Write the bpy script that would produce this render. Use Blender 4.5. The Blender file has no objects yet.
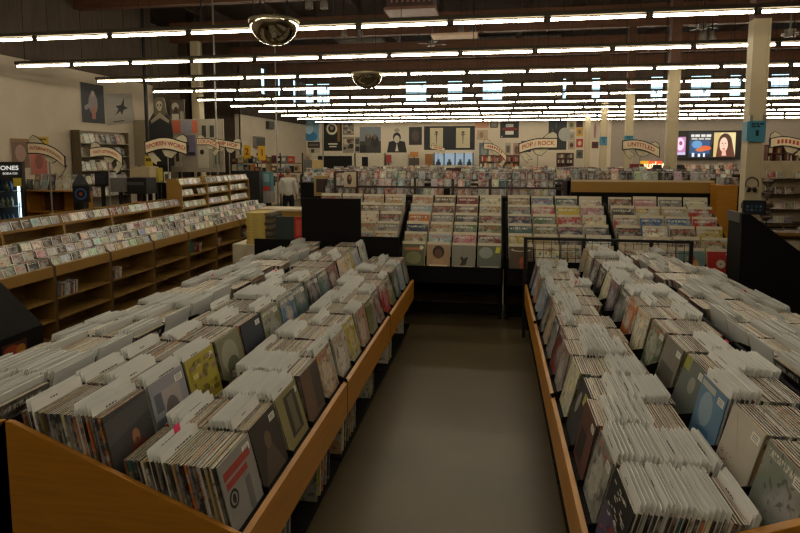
import bpy, bmesh, math, random
from mathutils import Vector, Matrix, Euler
random.seed(11)
S = bpy.context.scene
C = S.collection
PI = math.pi
R = math.radians

# ------------------------------------------------------------------ camera, world, exposure
CAM_Z = 2.34
YAW, PITCH, FPX = 9.42, 5.5, 570.0
cd = bpy.data.cameras.new('camera')
cd.sensor_width = 36.0
cd.lens = FPX / 800 * 36
cd.shift_y = -0.070
cd.clip_end = 200
cam = bpy.data.objects.new('camera', cd)
C.objects.link(cam)
cam.location = (0, 0, CAM_Z)
cam.rotation_euler = (R(90 - PITCH), 0, R(YAW))
S.camera = cam
w = bpy.data.worlds.new('daylight')
S.world = w
w.use_nodes = True
w.node_tree.nodes['Background'].inputs[0].default_value = (0.62, 0.86, 1.0, 1)
w.node_tree.nodes['Background'].inputs[1].default_value = 1.7
S.view_settings.view_transform = 'Standard'
S.view_settings.look = 'None'
S.view_settings.gamma = 1
S.view_settings.use_curve_mapping = False
S.view_settings.exposure = 0.38
TUBE_POWER = 25.0
TUBE_COL = (1.0, 0.885, 0.66)
S.cycles.use_denoising = True
S.cycles.filter_width = 1.4
S.cycles.max_bounces = 6
S.cycles.diffuse_bounces = 4
S.cycles.sample_clamp_indirect = 4.0

# ------------------------------------------------------------------ helpers
_F = Vector((-math.sin(R(YAW)) * math.cos(R(PITCH)), math.cos(R(YAW)) * math.cos(R(PITCH)), -math.sin(R(PITCH))))
_Rt = Vector((math.cos(R(YAW)), math.sin(R(YAW)), 0))
_Up = _Rt.cross(_F)


def at(px, py, Y):
    """world point at depth Y seen at photo position px, py (used to survey positions)"""
    r = _F + _Rt * ((px - 400) / FPX) + _Up * ((210.6 - py) / FPX)
    t = Y / r.y
    return Vector((r.x * t, Y, CAM_Z + r.z * t))


def atx(px, py, X):
    r = _F + _Rt * ((px - 400) / FPX) + _Up * ((210.6 - py) / FPX)
    t = X / r.x
    return Vector((X, r.y * t, CAM_Z + r.z * t))


ONES = 'first second third fourth fifth sixth seventh eighth ninth tenth eleventh twelfth thirteenth fourteenth fifteenth sixteenth seventeenth eighteenth nineteenth'.split()
TENS = {2: 'twenty', 3: 'thirty', 4: 'forty', 5: 'fifty', 6: 'sixty', 7: 'seventy', 8: 'eighty', 9: 'ninety'}
TENTH = {2: 'twentieth', 3: 'thirtieth', 4: 'fortieth', 5: 'fiftieth', 6: 'sixtieth', 7: 'seventieth', 8: 'eightieth', 9: 'ninetieth'}


def nth(i):
    n = i + 1
    if n < 20:
        return ONES[n - 1]
    if n >= 100:
        return 'hundred-and-' + nth(n - 101) if n > 100 else 'hundredth'
    return TENTH[n // 10] if n % 10 == 0 else TENS[n // 10] + '-' + ONES[n % 10 - 1]


def lin(h):
    h = h.lstrip('#')
    v = [int(h[i:i + 2], 16) / 255 for i in (0, 2, 4)]
    return tuple(x / 12.92 if x <= .04045 else ((x + .055) / 1.055) ** 2.4 for x in v) + (1,)


MATS = {}


def M(name, hexcol, rough=.6, metal=0., var=.12, scale=6., bump=0., spec=.4, stretch=None, alpha=None):
    if name in MATS:
        return MATS[name]
    m = bpy.data.materials.new(name)
    MATS[name] = m
    m.use_nodes = True
    nt = m.node_tree
    b = nt.nodes['Principled BSDF']
    b.inputs['Roughness'].default_value = rough
    b.inputs['Metallic'].default_value = metal
    b.inputs['Specular IOR Level'].default_value = spec
    c = lin(hexcol)
    b.inputs['Base Color'].default_value = c
    if var or bump:
        tc = nt.nodes.new('ShaderNodeTexCoord')
        mp = nt.nodes.new('ShaderNodeMapping')
        if stretch:
            mp.inputs['Scale'].default_value = stretch
        nz = nt.nodes.new('ShaderNodeTexNoise')
        nz.inputs['Scale'].default_value = scale
        nz.inputs['Detail'].default_value = 5
        nt.links.new(tc.outputs['Object'], mp.inputs['Vector'])
        nt.links.new(mp.outputs['Vector'], nz.inputs['Vector'])
        rp = nt.nodes.new('ShaderNodeValToRGB')
        rp.color_ramp.elements[0].position = .3
        rp.color_ramp.elements[1].position = .7
        rp.color_ramp.elements[0].color = tuple(x * (1 - var) for x in c[:3]) + (1,)
        rp.color_ramp.elements[1].color = tuple(min(1, x * (1 + var)) for x in c[:3]) + (1,)
        nt.links.new(nz.outputs['Fac'], rp.inputs['Fac'])
        nt.links.new(rp.outputs['Color'], b.inputs['Base Color'])
        if bump:
            bp = nt.nodes.new('ShaderNodeBump')
            bp.inputs['Strength'].default_value = bump
            bp.inputs['Distance'].default_value = .01
            nt.links.new(nz.outputs['Fac'], bp.inputs['Height'])
            nt.links.new(bp.outputs['Normal'], b.inputs['Normal'])
    return m


def K(hexcol, rough=.55):
    """plain printed colour"""
    return M('ink_' + hexcol.strip('#') + ('' if rough == .55 else '_%d' % (rough * 100)), hexcol, rough, var=.06, scale=9)


def glow(name, hexcol, strength):
    if name in MATS:
        return MATS[name]
    m = bpy.data.materials.new(name)
    MATS[name] = m
    m.use_nodes = True
    b = m.node_tree.nodes['Principled BSDF']
    b.inputs['Base Color'].default_value = (.02, .02, .02, 1)
    b.inputs['Emission Color'].default_value = lin(hexcol)
    b.inputs['Emission Strength'].default_value = strength
    return m


def art_material(name, attr, style=0):
    """printed cover: colours come from the thing's own colour (object colour, or a per-item colour attribute)"""
    m = bpy.data.materials.new(name)
    MATS[name] = m
    m.use_nodes = True
    nt = m.node_tree
    N = nt.nodes.new
    L = nt.links.new
    b = nt.nodes['Principled BSDF']
    b.inputs['Roughness'].default_value = .38
    b.inputs['Specular IOR Level'].default_value = .45
    uv = N('ShaderNodeUVMap')
    uv.uv_map = 'uv'
    if attr:
        src = N('ShaderNodeAttribute')
        src.attribute_name = 'Col'
        col = src.outputs['Color']
    else:
        src = N('ShaderNodeObjectInfo')
        col = src.outputs['Color']
    off = N('ShaderNodeVectorMath')
    off.operation = 'MULTIPLY_ADD'
    off.inputs[1].default_value = (31, 57, 83)
    L(col, off.inputs[0])
    L(uv.outputs['UV'], off.inputs[2])

    def noise(scale, detail, dist):
        n = N('ShaderNodeTexNoise')
        n.inputs['Scale'].default_value = scale
        n.inputs['Detail'].default_value = detail
        n.inputs['Distortion'].default_value = dist
        L(off.outputs[0], n.inputs['Vector'])
        return n

    def math_(op, a, bb, clamp=False):
        n = N('ShaderNodeMath')
        n.operation = op
        n.use_clamp = clamp
        for i, v in enumerate((a, bb)):
            if hasattr(v, 'node'):
                L(v, n.inputs[i])
            elif v is not None:
                n.inputs[i].default_value = v
        return n.outputs[0]

    def mix(fac, a, bb, typ='MIX'):
        n = N('ShaderNodeMix')
        n.data_type = 'RGBA'
        n.blend_type = typ
        for i, v in ((0, fac), (6, a), (7, bb)):
            if hasattr(v, 'node'):
                L(v, n.inputs[i])
            else:
                n.inputs[i].default_value = v
        return n.outputs[2]
    n1 = noise([2.2, 3.5, 1.4][style], 4, [.6, 1.8, .2][style])
    hs = N('ShaderNodeHueSaturation')
    hs.inputs['Saturation'].default_value = .3
    L(col, hs.inputs['Color'])
    hf = math_('MULTIPLY_ADD', n1.outputs['Fac'], .5)
    hf.node.inputs[2].default_value = .25
    L(hf, hs.inputs['Hue'])
    f1 = math_('MULTIPLY', math_('SUBTRACT', n1.outputs['Fac'], .47), 9.0, True)
    c1 = mix(f1, col, mix(.5, hs.outputs['Color'], (.42, .38, .33, 1)))
    n2 = noise(6, 3, .8)
    f2 = math_('MULTIPLY', math_('SUBTRACT', n2.outputs['Fac'], .56), 12.0, True)
    c2 = mix(math_('MULTIPLY', f2, .75), c1, (.04, .035, .035, 1))
    # a large motif in the middle of the cover
    sx = N('ShaderNodeSeparateXYZ')
    L(uv.outputs['UV'], sx.inputs[0])
    dx = math_('MULTIPLY', math_('SUBTRACT', sx.outputs[0], [.5, .42, .6][style]), [3.2, 2.4, 2.2][style])
    dy = math_('MULTIPLY', math_('SUBTRACT', sx.outputs[1], [.5, .45, .4][style]), [2.6, 2.0, 3.0][style])
    rr = math_('ADD', math_('MULTIPLY', dx, dx), math_('MULTIPLY', dy, dy))
    rr = math_('ADD', rr, math_('MULTIPLY', math_('SUBTRACT', n2.outputs['Fac'], .5), 1.2))
    fm = math_('MULTIPLY', math_('SUBTRACT', .5, rr), 14.0, True)
    sv = N('ShaderNodeHueSaturation')
    sv.inputs['Saturation'].default_value = .75
    sv.inputs['Value'].default_value = 1.5
    L(c2, sv.inputs['Color'])
    lay = mix(.4, sv.outputs['Color'], [(.5, .36, .26, 1), (.6, .56, .48, 1), (.12, .13, .16, 1)][style])
    c3 = mix(math_('MULTIPLY', fm, .8), c2, lay)
    # title marks near the top edge
    tn = N('ShaderNodeTexNoise')
    tn.inputs['Scale'].default_value = 1
    mp = N('ShaderNodeMapping')
    mp.inputs['Scale'].default_value = (38, 9, 1)
    L(off.outputs[0], mp.inputs['Vector'])
    L(mp.outputs['Vector'], tn.inputs['Vector'])
    band = math_('MULTIPLY', math_('GREATER_THAN', sx.outputs[1], .84), math_('LESS_THAN', sx.outputs[1], .93))
    inx = math_('MULTIPLY', math_('GREATER_THAN', sx.outputs[0], .08), math_('LESS_THAN', sx.outputs[0], .85))
    tf = math_('MULTIPLY', math_('MULTIPLY', band, inx), math_('GREATER_THAN', tn.outputs['Fac'], .5))
    c4 = mix(math_('MULTIPLY', tf, .8), c3, [(.7, .66, .55, 1), (.5, .1, .06, 1), (.75, .7, .6, 1)][style])
    L(c4, b.inputs['Base Color'])
    return m


ART = [art_material('cover_print_%s' % n, False, i) for i, n in enumerate(('figure', 'swirl', 'scene'))]
ART_A = [art_material('cover_print_shared_%s' % n, True, i) for i, n in enumerate(('figure', 'swirl', 'scene'))]


def colmat(name, rough=.5):
    m = bpy.data.materials.new(name)
    MATS[name] = m
    m.use_nodes = True
    b = m.node_tree.nodes['Principled BSDF']
    a = m.node_tree.nodes.new('ShaderNodeAttribute')
    a.attribute_name = 'Col'
    m.node_tree.links.new(a.outputs['Color'], b.inputs['Base Color'])
    b.inputs['Roughness'].default_value = rough
    return m


class MB:
    """collects polygons and links them as ONE mesh object"""

    def __init__(s):
        s.v, s.f, s.m, s.uv, s.c, s.mats = [], [], [], [], [], []
        s.smooth = []

    def mi(s, m):
        if m not in s.mats:
            s.mats.append(m)
        return s.mats.index(m)

    def add(s, pts, faces, m, T=None, col=None, uvs=None, smooth=False):
        o = len(s.v)
        s.v += [tuple(T @ Vector(p)) if T is not None else tuple(p) for p in pts]
        many = isinstance(m, (list, tuple))
        for i, f in enumerate(faces):
            s.f.append([o + k for k in f])
            s.m.append(s.mi(m[i] if many else m))
            s.uv.append(uvs[i] if uvs else None)
            s.c.append(col)
            s.smooth.append(smooth)
        return s

    def box(s, x0, y0, z0, x1, y1, z1, m, T=None, col=None):
        p = [(x0, y0, z0), (x1, y0, z0), (x1, y1, z0), (x0, y1, z0), (x0, y0, z1), (x1, y0, z1), (x1, y1, z1), (x0, y1, z1)]
        f = [(0, 3, 2, 1), (4, 5, 6, 7), (0, 1, 5, 4), (1, 2, 6, 5), (2, 3, 7, 6), (3, 0, 4, 7)]
        return s.add(p, f, m, T, col)

    def prism(s, poly, a0, a1, m, axis='y', T=None, side=None):
        """poly: 2-D outline; extruded along an axis between a0 and a1"""
        n = len(poly)
        mk = {'y': lambda p, a: (p[0], a, p[1]), 'x': lambda p, a: (a, p[0], p[1]), 'z': lambda p, a: (p[0], p[1], a)}[axis]
        pts = [mk(p, a0) for p in poly] + [mk(p, a1) for p in poly]
        faces = [tuple(range(n)), tuple(range(2 * n - 1, n - 1, -1))] + [(i, i + n, (i + 1) % n + n, (i + 1) % n) for i in range(n)]
        mm = [m, m] + [side or m] * n
        return s.add(pts, faces, mm, T)

    def cyl(s, p0, p1, r, m, n=10, r1=None, T=None, caps=True, smooth=True):
        p0, p1 = Vector(p0), Vector(p1)
        d = (p1 - p0)
        q = d.to_track_quat('Z', 'Y').to_matrix()
        r1 = r if r1 is None else r1
        ring = lambda p, rr: [tuple(p + q @ Vector((rr * math.cos(2 * PI * i / n), rr * math.sin(2 * PI * i / n), 0))) for i in range(n)]
        pts = ring(p0, r) + ring(p1, r1)
        s.add(pts, [(i, (i + 1) % n, (i + 1) % n + n, i + n) for i in range(n)], m, T, smooth=smooth)
        if caps:
            s.add(pts, [tuple(range(n - 1, -1, -1)), tuple(range(n, 2 * n))], m, T)
        return s

    def path(s, pts, r, m, n=8, T=None):
        for a, b in zip(pts, pts[1:]):
            s.cyl(a, b, r, m, n, T=T)
        return s

    def lathe(s, prof, m, n=20, T=None, a0=0, a1=2 * PI, smooth=True):
        k = len(prof)
        full = abs(a1 - a0 - 2 * PI) < 1e-6
        cnt = n if full else n + 1
        pts = []
        for j in range(cnt):
            a = a0 + (a1 - a0) * j / n
            pts += [(r * math.cos(a), r * math.sin(a), z) for r, z in prof]
        fs = []
        for j in range(n):
            jj = (j + 1) % cnt
            for i in range(k - 1):
                fs.append((j * k + i, jj * k + i, jj * k + i + 1, j * k + i + 1))
        return s.add(pts, fs, m, T, smooth=smooth)

    def ell(s, c, rx, ry, rz, m, n=14, k=8, T=None):
        prof = [(math.cos(-PI / 2 + PI * i / k), math.sin(-PI / 2 + PI * i / k)) for i in range(k + 1)]
        X = Matrix.Translation(c) @ Matrix.Diagonal((rx, ry, rz, 1))
        return s.lathe(prof, m, n, (T @ X) if T is not None else X)

    def build(s, name, parent=None, loc=(0, 0, 0), rot=(0, 0, 0), bevel=0, color=None):
        me = bpy.data.meshes.new(name)
        me.from_pydata(s.v, [], s.f)
        for m in s.mats:
            me.materials.append(m)
        me.polygons.foreach_set('material_index', s.m)
        me.polygons.foreach_set('use_smooth', s.smooth)
        if any(u is not None for u in s.uv):
            ul = me.uv_layers.new(name='uv')
            k = 0
            for f, u in zip(s.f, s.uv):
                for j in range(len(f)):
                    if u:
                        ul.data[k].uv = u[j]
                    k += 1
        if any(c is not None for c in s.c):
            ca = me.color_attributes.new('Col', 'FLOAT_COLOR', 'CORNER')
            k = 0
            for f, c in zip(s.f, s.c):
                for j in range(len(f)):
                    ca.data[k].color = c or (.5, .5, .5, 1)
                    k += 1
        me.update()
        o = bpy.data.objects.new(name, me)
        C.objects.link(o)
        o.parent = parent
        o.location = loc
        o.rotation_euler = rot
        if color:
            o.color = color
        if bevel:
            bv = o.modifiers.new('edge', 'BEVEL')
            bv.width = bevel
            bv.segments = 2
            bv.limit_method = 'ANGLE'
        return o


def tag(o, label, cat, group=None, kind=None):
    if label:
        o['label'] = label
    if cat:
        o['category'] = cat
    if group:
        o['group'] = group
    if kind:
        o['kind'] = kind
    return o


def thing(name, label, cat, loc=(0, 0, 0), rz=0, group=None):
    o = bpy.data.objects.new(name, None)
    C.objects.link(o)
    o.location = loc
    o.rotation_euler = (0, 0, rz)
    o.empty_display_size = .1
    return tag(o, label, cat, group)


def struct(o):
    o['kind'] = 'structure'
    return o


def dup(o, loc, rot, label=None, group=None, color=None, parent=None):
    r = o.copy()
    C.objects.link(r)
    r.location = loc
    r.rotation_euler = rot
    if label:
        r['label'] = label
    if group:
        r['group'] = group
    if color:
        r.color = color
    r.parent = parent
    for ch in o.children:
        c = ch.copy()
        C.objects.link(c)
        c.parent = r
        for g in ch.children:
            d = g.copy()
            C.objects.link(d)
            d.parent = c
    return r


def art(mb, W, H, shapes, y=-.0006, step=.0004, x0=0, z0=0, T=None):
    """flat printed shapes on a face that looks along -Y; u, v in 0..1 of W x H"""
    for i, sh in enumerate(shapes):
        yy = y - step * i
        k = sh[0]
        if k == 'r':
            _, a, b, c, d, col = sh
            poly = [(a, b), (c, b), (c, d), (a, d)]
        elif k == 'e':
            _, cx, cy, rx, ry, col = sh
            poly = [(cx + rx * math.cos(t * PI / 9), cy + ry * math.sin(t * PI / 9)) for t in range(18)]
        else:
            _, poly, col = sh
        m = K(col) if isinstance(col, str) else col
        mb.add([(x0 + u * W, yy, z0 + v * H) for u, v in poly], [tuple(range(len(poly)))], m, T)


def text_pts(s, size):
    cu = bpy.data.curves.new('t', 'FONT')
    cu.body = s
    cu.size = size
    cu.align_x = 'CENTER'
    cu.align_y = 'CENTER'
    cu.resolution_u = 3
    cu.offset = size * .02
    o = bpy.data.objects.new('t', cu)
    C.objects.link(o)
    dg = bpy.context.evaluated_depsgraph_get()
    me = bpy.data.meshes.new_from_object(o.evaluated_get(dg))
    v = [(p.co.x, p.co.y) for p in me.vertices]
    f = [tuple(p.vertices) for p in me.polygons]
    bpy.data.objects.remove(o)
    bpy.data.curves.remove(cu)
    bpy.data.meshes.remove(me)
    return v, f


def text(mb, s, size, m, x=0, z=0, y=-.002, sx=1, T=None, bend=None):
    v, f = text_pts(s, size)
    pts = []
    for a, b in v:
        a *= sx
        dz = bend(a) if bend else 0
        pts.append((x + a, y, z + b + dz))
    mb.add(pts, f, m, T)


# ------------------------------------------------------------------ materials
WOOD = M('varnished_birch_ply', '#ad7420', .42, var=.14, scale=3, stretch=(1, 1, 14), spec=.5)
WOODE = M('ply_edge', '#c98f4c', .5, var=.2, scale=30)
TAN = M('tan_laminate', '#8f6a2c', .55, var=.08, scale=3)
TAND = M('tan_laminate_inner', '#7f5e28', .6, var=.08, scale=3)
BLACK = M('black_board', '#110f0e', .7, var=.1, spec=.12)
BLACKM = M('black_metal', '#191716', .45, .2, var=.08)
CREAM = M('cream_card', '#c9bda4', .6, var=.08, scale=5)
EDGE = M('sleeve_edges', '#cabb9c', .55, var=.25, scale=40)
DIV = M('white_plastic_divider', '#dcdcd8', .35, var=.05, scale=4)
INK = K('#4a4a58')
PINK = K('#f0356a')
WHITE = K('#e6e2d8')
OPENING_SHADE = M('opening_shade', '#0d0b0a', .8, var=.05)
GREY = M('grey_metal', '#8b8780', .4, .5, var=.08)

# ------------------------------------------------------------------ room
floor_m = M('worn_concrete', '#564a34', .38, var=.16, scale=1.1, bump=.02, spec=.5)
plaster = M('painted_plaster', '#cfc0a9', .8, var=.05, scale=2, bump=.05)
upper_m = M('dark_timber_cladding', '#54463a', .85, var=.2, scale=3, stretch=(1, 4, .4))
deck_m = M('dark_roof_boards', '#3a2a20', .85, var=.35, scale=2, stretch=(.5, 6, 1))
beam_m = M('glulam_beam', '#5c3a26', .6, var=.2, scale=3, stretch=(.4, 1, 6))
XL, XR, YB, YF, ZC = -10.5, 18.0, 31.0, -8.0, 7.4

mb = MB().box(XL - 3.2, YF, -.1, XR + .2, YB + .2, 0, floor_m)
struct(mb.build('floor'))
mb = MB().box(XL - 3.2, YF, ZC, XR + .2, YB + .2, ZC + .15, deck_m)
struct(mb.build('ceiling'))
for k, yy in enumerate((4.7, 9.0, 13.3, 17.6, 21.9, 26.2)):
    struct(MB().box(XL, yy - .11, 6.0, XR, yy + .11, 6.62, beam_m).build('trim_%d' % (k + 1)))
k = 7
for xx in [-9 + 2.45 * i for i in range(11)]:
    struct(MB().box(xx - .07, YF, 6.62, xx + .07, YB, 6.98, deck_m).build('trim_%d' % k))
    k += 1
# left wall: near stretch, recess, far stretch (with three tall windows high up)
RX = XL - 2.6
mb = MB()
mb.box(XL - .15, YF, 0, XL, 16.3, 4.5, plaster)
mb.box(XL - .15, YF, 4.5, XL, 16.3, ZC, upper_m)
mb.box(RX, 16.3, 0, XL, 16.45, 4.5, plaster)
mb.box(RX, 16.3, 4.5, XL, 16.45, ZC, upper_m)
mb.box(RX - .15, 16.3, 0, RX, 22.6, ZC, M('taupe_wall', '#8a7c68', .8, var=.1))
mb.box(RX, 22.45, 0, XL, 22.6, ZC, upper_m)
mb.box(XL - .15, 22.4, 0, XL, YB, 4.05, plaster)
mb.box(XL - .15, 22.4, 4.05, XL, YB, 5.1, upper_m)
mb.box(XL - .15, 22.4, 6.35, XL, YB, ZC, upper_m)
ys = [22.4, 24.9, 25.55, 26.95, 27.5, 29.1, 29.75, YB]
for a, b in zip(ys[::2], ys[1::2]):
    mb.box(XL - .15, a, 5.1, XL, b, 6.35, upper_m)
struct(mb.build('wall_left'))
frame_m = M('window_frame_paint', '#3c3733', .6)
glass_m = bpy.data.materials.new('window_glass')
glass_m.use_nodes = True
gb = glass_m.node_tree.nodes['Principled BSDF']
gb.inputs['Transmission Weight'].default_value = 1
gb.inputs['Roughness'].default_value = 0.0
gb.inputs['IOR'].default_value = 1.01
gb.inputs['Base Color'].default_value = (.9, 1, 1, 1)
nwin = 1


def window(axis, a, b, z0, z1, pos):
    global nwin
    m = MB()
    t = .05
    if axis == 'y':     # window in the back wall
        for q in ((a, z0, a + t, z1), (b - t, z0, b, z1), (a, z0, b, z0 + t), (a, z1 - t, b, z1), (a, (z0 + z1) / 2 - .02, b, (z0 + z1) / 2 + .02)):
            m.box(q[0], pos + .02, q[1], q[2], pos + .08, q[3], frame_m)
        g = MB().box(a, pos + .045, z0, b, pos + .055, z1, glass_m)
    else:
        for q in ((a, z0, a + t, z1), (b - t, z0, b, z1), (a, z0, b, z0 + t), (a, z1 - t, b, z1)):
            m.box(pos - .08, q[0], q[1], pos - .02, q[2], q[3], frame_m)
        g = MB().box(pos - .055, a, z0, pos - .045, b, z1, glass_m)
    o = struct(m.build('window_%d' % nwin))
    g.build('pane', o)
    nwin += 1


for a, b in ((24.9, 25.55), (26.95, 27.5), (29.1, 29.75)):
    window('x', a, b, 5.1, 6.35, XL)
# back wall
wx = [at(x, 90, YB).x for x in (303, 314, 316, 330, 405, 427, 447, 463, 482, 503, 562, 567, 591, 601, 650, 664, 690, 712, 729, 742, 770, 790)]
mb = MB()
jog = at(611, 140, YB).x
mb.box(XL, YB, 0, jog, YB + .15, 4.45, plaster)
mb.box(jog, YB, 0, XR, YB + .15, 4.45, M('grey_plaster', '#a3968a', .8, var=.05))
mb.box(XL, YB, 4.45, XR, YB + .15, 5.15, upper_m)
mb.box(XL, YB, 6.35, XR, YB + .15, ZC, upper_m)
prev = XL
for a, b in zip(wx[::2], wx[1::2]):
    mb.box(prev, YB, 5.15, a, YB + .15, 6.35, upper_m)
    prev = b
mb.box(prev, YB, 5.15, XR, YB + .15, 6.35, upper_m)
struct(mb.build('wall_back'))
for a, b in zip(wx[::2], wx[1::2]):
    window('y', a, b, 5.15, 6.35, YB)
mb = MB().box(XR, YF, 0, XR + .15, YB, 4.45, plaster).box(XR, YF, 4.45, XR + .15, YB, ZC, upper_m)
struct(mb.build('wall_right'))
mb = MB().box(XL, YF - .15, 0, XR, YF, 4.45, plaster).box(XL, YF - .15, 4.45, XR, YF, ZC, upper_m)
struct(mb.build('wall_front'))
# roof purlin insulation blankets and ducts seen between the rows of lights
foil = M('grey_insulation', '#8d8780', .6, var=.3, scale=3)
for i, (x0, y0, x1, y1, yy) in enumerate(((325, 61, 400, 69, 24), (262, 47, 315, 53, 20.5), (470, 62, 560, 68, 25), (560, 40, 640, 46, 21), (640, 30, 700, 38, 18), (470, 12, 540, 18, 16.6), (250, 20, 330, 24, 15.5))):
    a, b = at(x0, y0, yy), at(x1, y1, yy)
    z0 = min(b.z, 7.1)
    o = MB().cyl((a.x, yy, 6.80), (b.x, yy, 6.80), .16, foil, 14).build('air_duct')
    o.location.z = .42
    tag(o, ['foil wrapped duct under the roof, far left of centre', 'short foil duct near the left windows', 'foil duct over the centre of the back wall', 'duct run between the second and third pillars', 'duct beside the brown top of the second pillar',
            'duct high above the middle of the nearest lights', 'duct high above the large dome mirror'][i], 'duct')

# pillars
pil_m = M('beige_pillar_paint', '#b9a98a', .6, var=.06, scale=2)
pil_b = M('brown_pillar_paint', '#4c2d1c', .6, var=.15)
PIL = [(9.0, at(752, 150, 9.0).x), (13.3, at(670.5, 150, 13.3).x), (17.6, at(628, 150, 17.6).x), (21.9, at(603, 150, 21.9).x), (26.2, at(587, 150, 26.2).x)]
for i, (yy, xx) in enumerate(PIL):
    h = .10
    m = MB()
    m.box(xx - h, yy - h, 0, xx + h, yy + h, 4.25, pil_m)
    m.box(xx - h, yy - h, 4.25, xx + h, yy + h, 6.0, pil_b)
    m.box(xx - h - .012, yy - h - .012, 0, xx - h + .02, yy - h + .02, 4.25, pil_m)
    m.box(xx + h - .02, yy - h - .012, 0, xx + h + .012, yy - h + .02, 4.25, pil_m)
    struct(m.build('pillar_%d' % (i + 1)))

# ------------------------------------------------------------------ strip lights
LH = CAM_Z + 1.72
tube_m = bpy.data.materials.new('fluorescent_tube')
tube_m.use_nodes = True
nt = tube_m.node_tree
b = nt.nodes['Principled BSDF']
b.inputs['Base Color'].default_value = (.8, .8, .8, 1)
b.inputs['Emission Color'].default_value = TUBE_COL + (1,)
b.inputs['Emission Strength'].default_value = TUBE_POWER
HOUS = M('light_housing', '#3f382c', .6, var=.05, spec=.2)


def strip_light():
    t = thing('strip_light', 'x', 'light')
    m = MB()
    m.prism([(-.035, .04), (.035, .04), (.03, .095), (-.03, .095)], -.612, .612, HOUS, 'x')
    m.build('housing', t)
    m = MB()
    m.cyl((-.575, 0, .0), (.575, 0, .0), .0175, tube_m, 12)
    m.build('tube', t)
    for sx in (-1, 1):
        m = MB()
        m.box(sx * .578 - .008 if sx > 0 else -.6, -.02, -.03, .6 if sx > 0 else -.57, .02, .036, HOUS)
        m.build('lamp_holder', t)
    m = MB().cyl((-.4, 0, .085), (-.4, 0, ZC - LH - .5), .006, BLACKM, 5)
    m.build('suspension_cable', t)
    return t


sl = strip_light()
first = True
ROWS = [(-1.55, 3), (.75, 3), (3.05, 6), (5.35, 8), (7.65, 10), (9.9, 13), (12.17, 14), (14.4, 15), (16.75, 17), (19.0, 18), (21.4, 19), (23.8, 20), (25.9, 20), (28.6, 20)]
names = ['row above the shopper side behind the aisle', 'row over the near end of the bins', 'row over the middle of the bins', 'row that grazes the upper left corner']
vis = 0
for ri, (yy, n) in enumerate(ROWS):
    if yy < 5:
        x0, cnt = -5.0, [8, 8, 8][ri]
    else:
        x0, cnt = -9.2, min(n + 1, 21)
    for k in range(cnt):
        x = x0 + .614 + 1.228 * k
        rn = ('hanging row ' + nth(ri - 4) + ' from the aisle end') if ri >= 4 else ['rearmost hanging row', 'next to rearmost hanging row', 'row over the bins', 'row above the bins\' far ends'][ri]
        lab = 'fluorescent strip light, %s along its line from the drinks-fridge side, %s' % (nth(k), rn)
        lab = 'strip light, %s from the fridge side, in %s' % (nth(k), rn)
        if first:
            sl.location = (x, yy, LH)
            sl['label'] = lab
            sl['group'] = 'fluorescent strip lights, ' + rn
            first = False
        else:
            dup(sl, (x, yy, LH), (0, 0, 0), lab, 'fluorescent strip lights, ' + rn)



def edge_material(name, attr):
    """stacked card edges seen from above: two or three sleeves per slab, tones differ from slab to slab"""
    m = bpy.data.materials.new(name)
    MATS[name] = m
    m.use_nodes = True
    nt = m.node_tree
    N, L = nt.nodes.new, nt.links.new
    b = nt.nodes['Principled BSDF']
    b.inputs['Roughness'].default_value = .5
    uv = N('ShaderNodeUVMap')
    uv.uv_map = 'uv'
    if attr:
        src = N('ShaderNodeAttribute')
        src.attribute_name = 'Col'
        sock = src.outputs['Color']
    else:
        src = N('ShaderNodeObjectInfo')
        sock = src.outputs['Color']
    wn = N('ShaderNodeTexWhiteNoise')
    wn.noise_dimensions = '3D'
    L(sock, wn.inputs['Vector'])
    sp = N('ShaderNodeSeparateXYZ')
    L(uv.outputs['UV'], sp.inputs[0])
    st = N('ShaderNodeMath')
    st.operation = 'MULTIPLY'
    L(sp.outputs[1], st.inputs[0])
    st.inputs[1].default_value = 3.0
    fl = N('ShaderNodeMath')
    fl.operation = 'FLOOR'
    L(st.outputs[0], fl.inputs[0])
    ad = N('ShaderNodeMath')
    ad.operation = 'MULTIPLY_ADD'
    L(fl.outputs[0], ad.inputs[0])
    ad.inputs[1].default_value = .37
    L(wn.outputs['Value'], ad.inputs[2])
    fr = N('ShaderNodeMath')
    fr.operation = 'FRACT'
    L(ad.outputs[0], fr.inputs[0])
    rp = N('ShaderNodeValToRGB')
    rp.color_ramp.interpolation = 'CONSTANT'
    els = [(0, '#c9c0ae'), (.18, '#b8a98c'), (.34, '#d3ccbf'), (.5, '#a38a6c'), (.6, '#cdbfa4'), (.74, '#8d8378'), (.82, '#b08c78'), (.9, '#4c433c')]
    e = rp.color_ramp.elements
    e[0].position, e[0].color = els[0][0], lin(els[0][1])
    e[1].position, e[1].color = els[1][0], lin(els[1][1])
    for q, h in els[2:]:
        n = e.new(q)
        n.color = lin(h)
    L(fr.outputs[0], rp.inputs['Fac'])
    f2 = N('ShaderNodeMath')
    f2.operation = 'FRACT'
    L(st.outputs[0], f2.inputs[0])
    lt = N('ShaderNodeMath')
    lt.operation = 'LESS_THAN'
    lt.inputs[1].default_value = .2
    L(f2.outputs[0], lt.inputs[0])
    mx = N('ShaderNodeMix')
    mx.data_type = 'RGBA'
    L(lt.outputs[0], mx.inputs[0])
    L(rp.outputs['Color'], mx.inputs[6])
    mx.inputs[7].default_value = (.05, .04, .03, 1)
    L(mx.outputs[2], b.inputs['Base Color'])
    return m


EDGE = edge_material('sleeve_edges_own', False)
EDGE_A = edge_material('sleeve_edges_shared', True)

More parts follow.
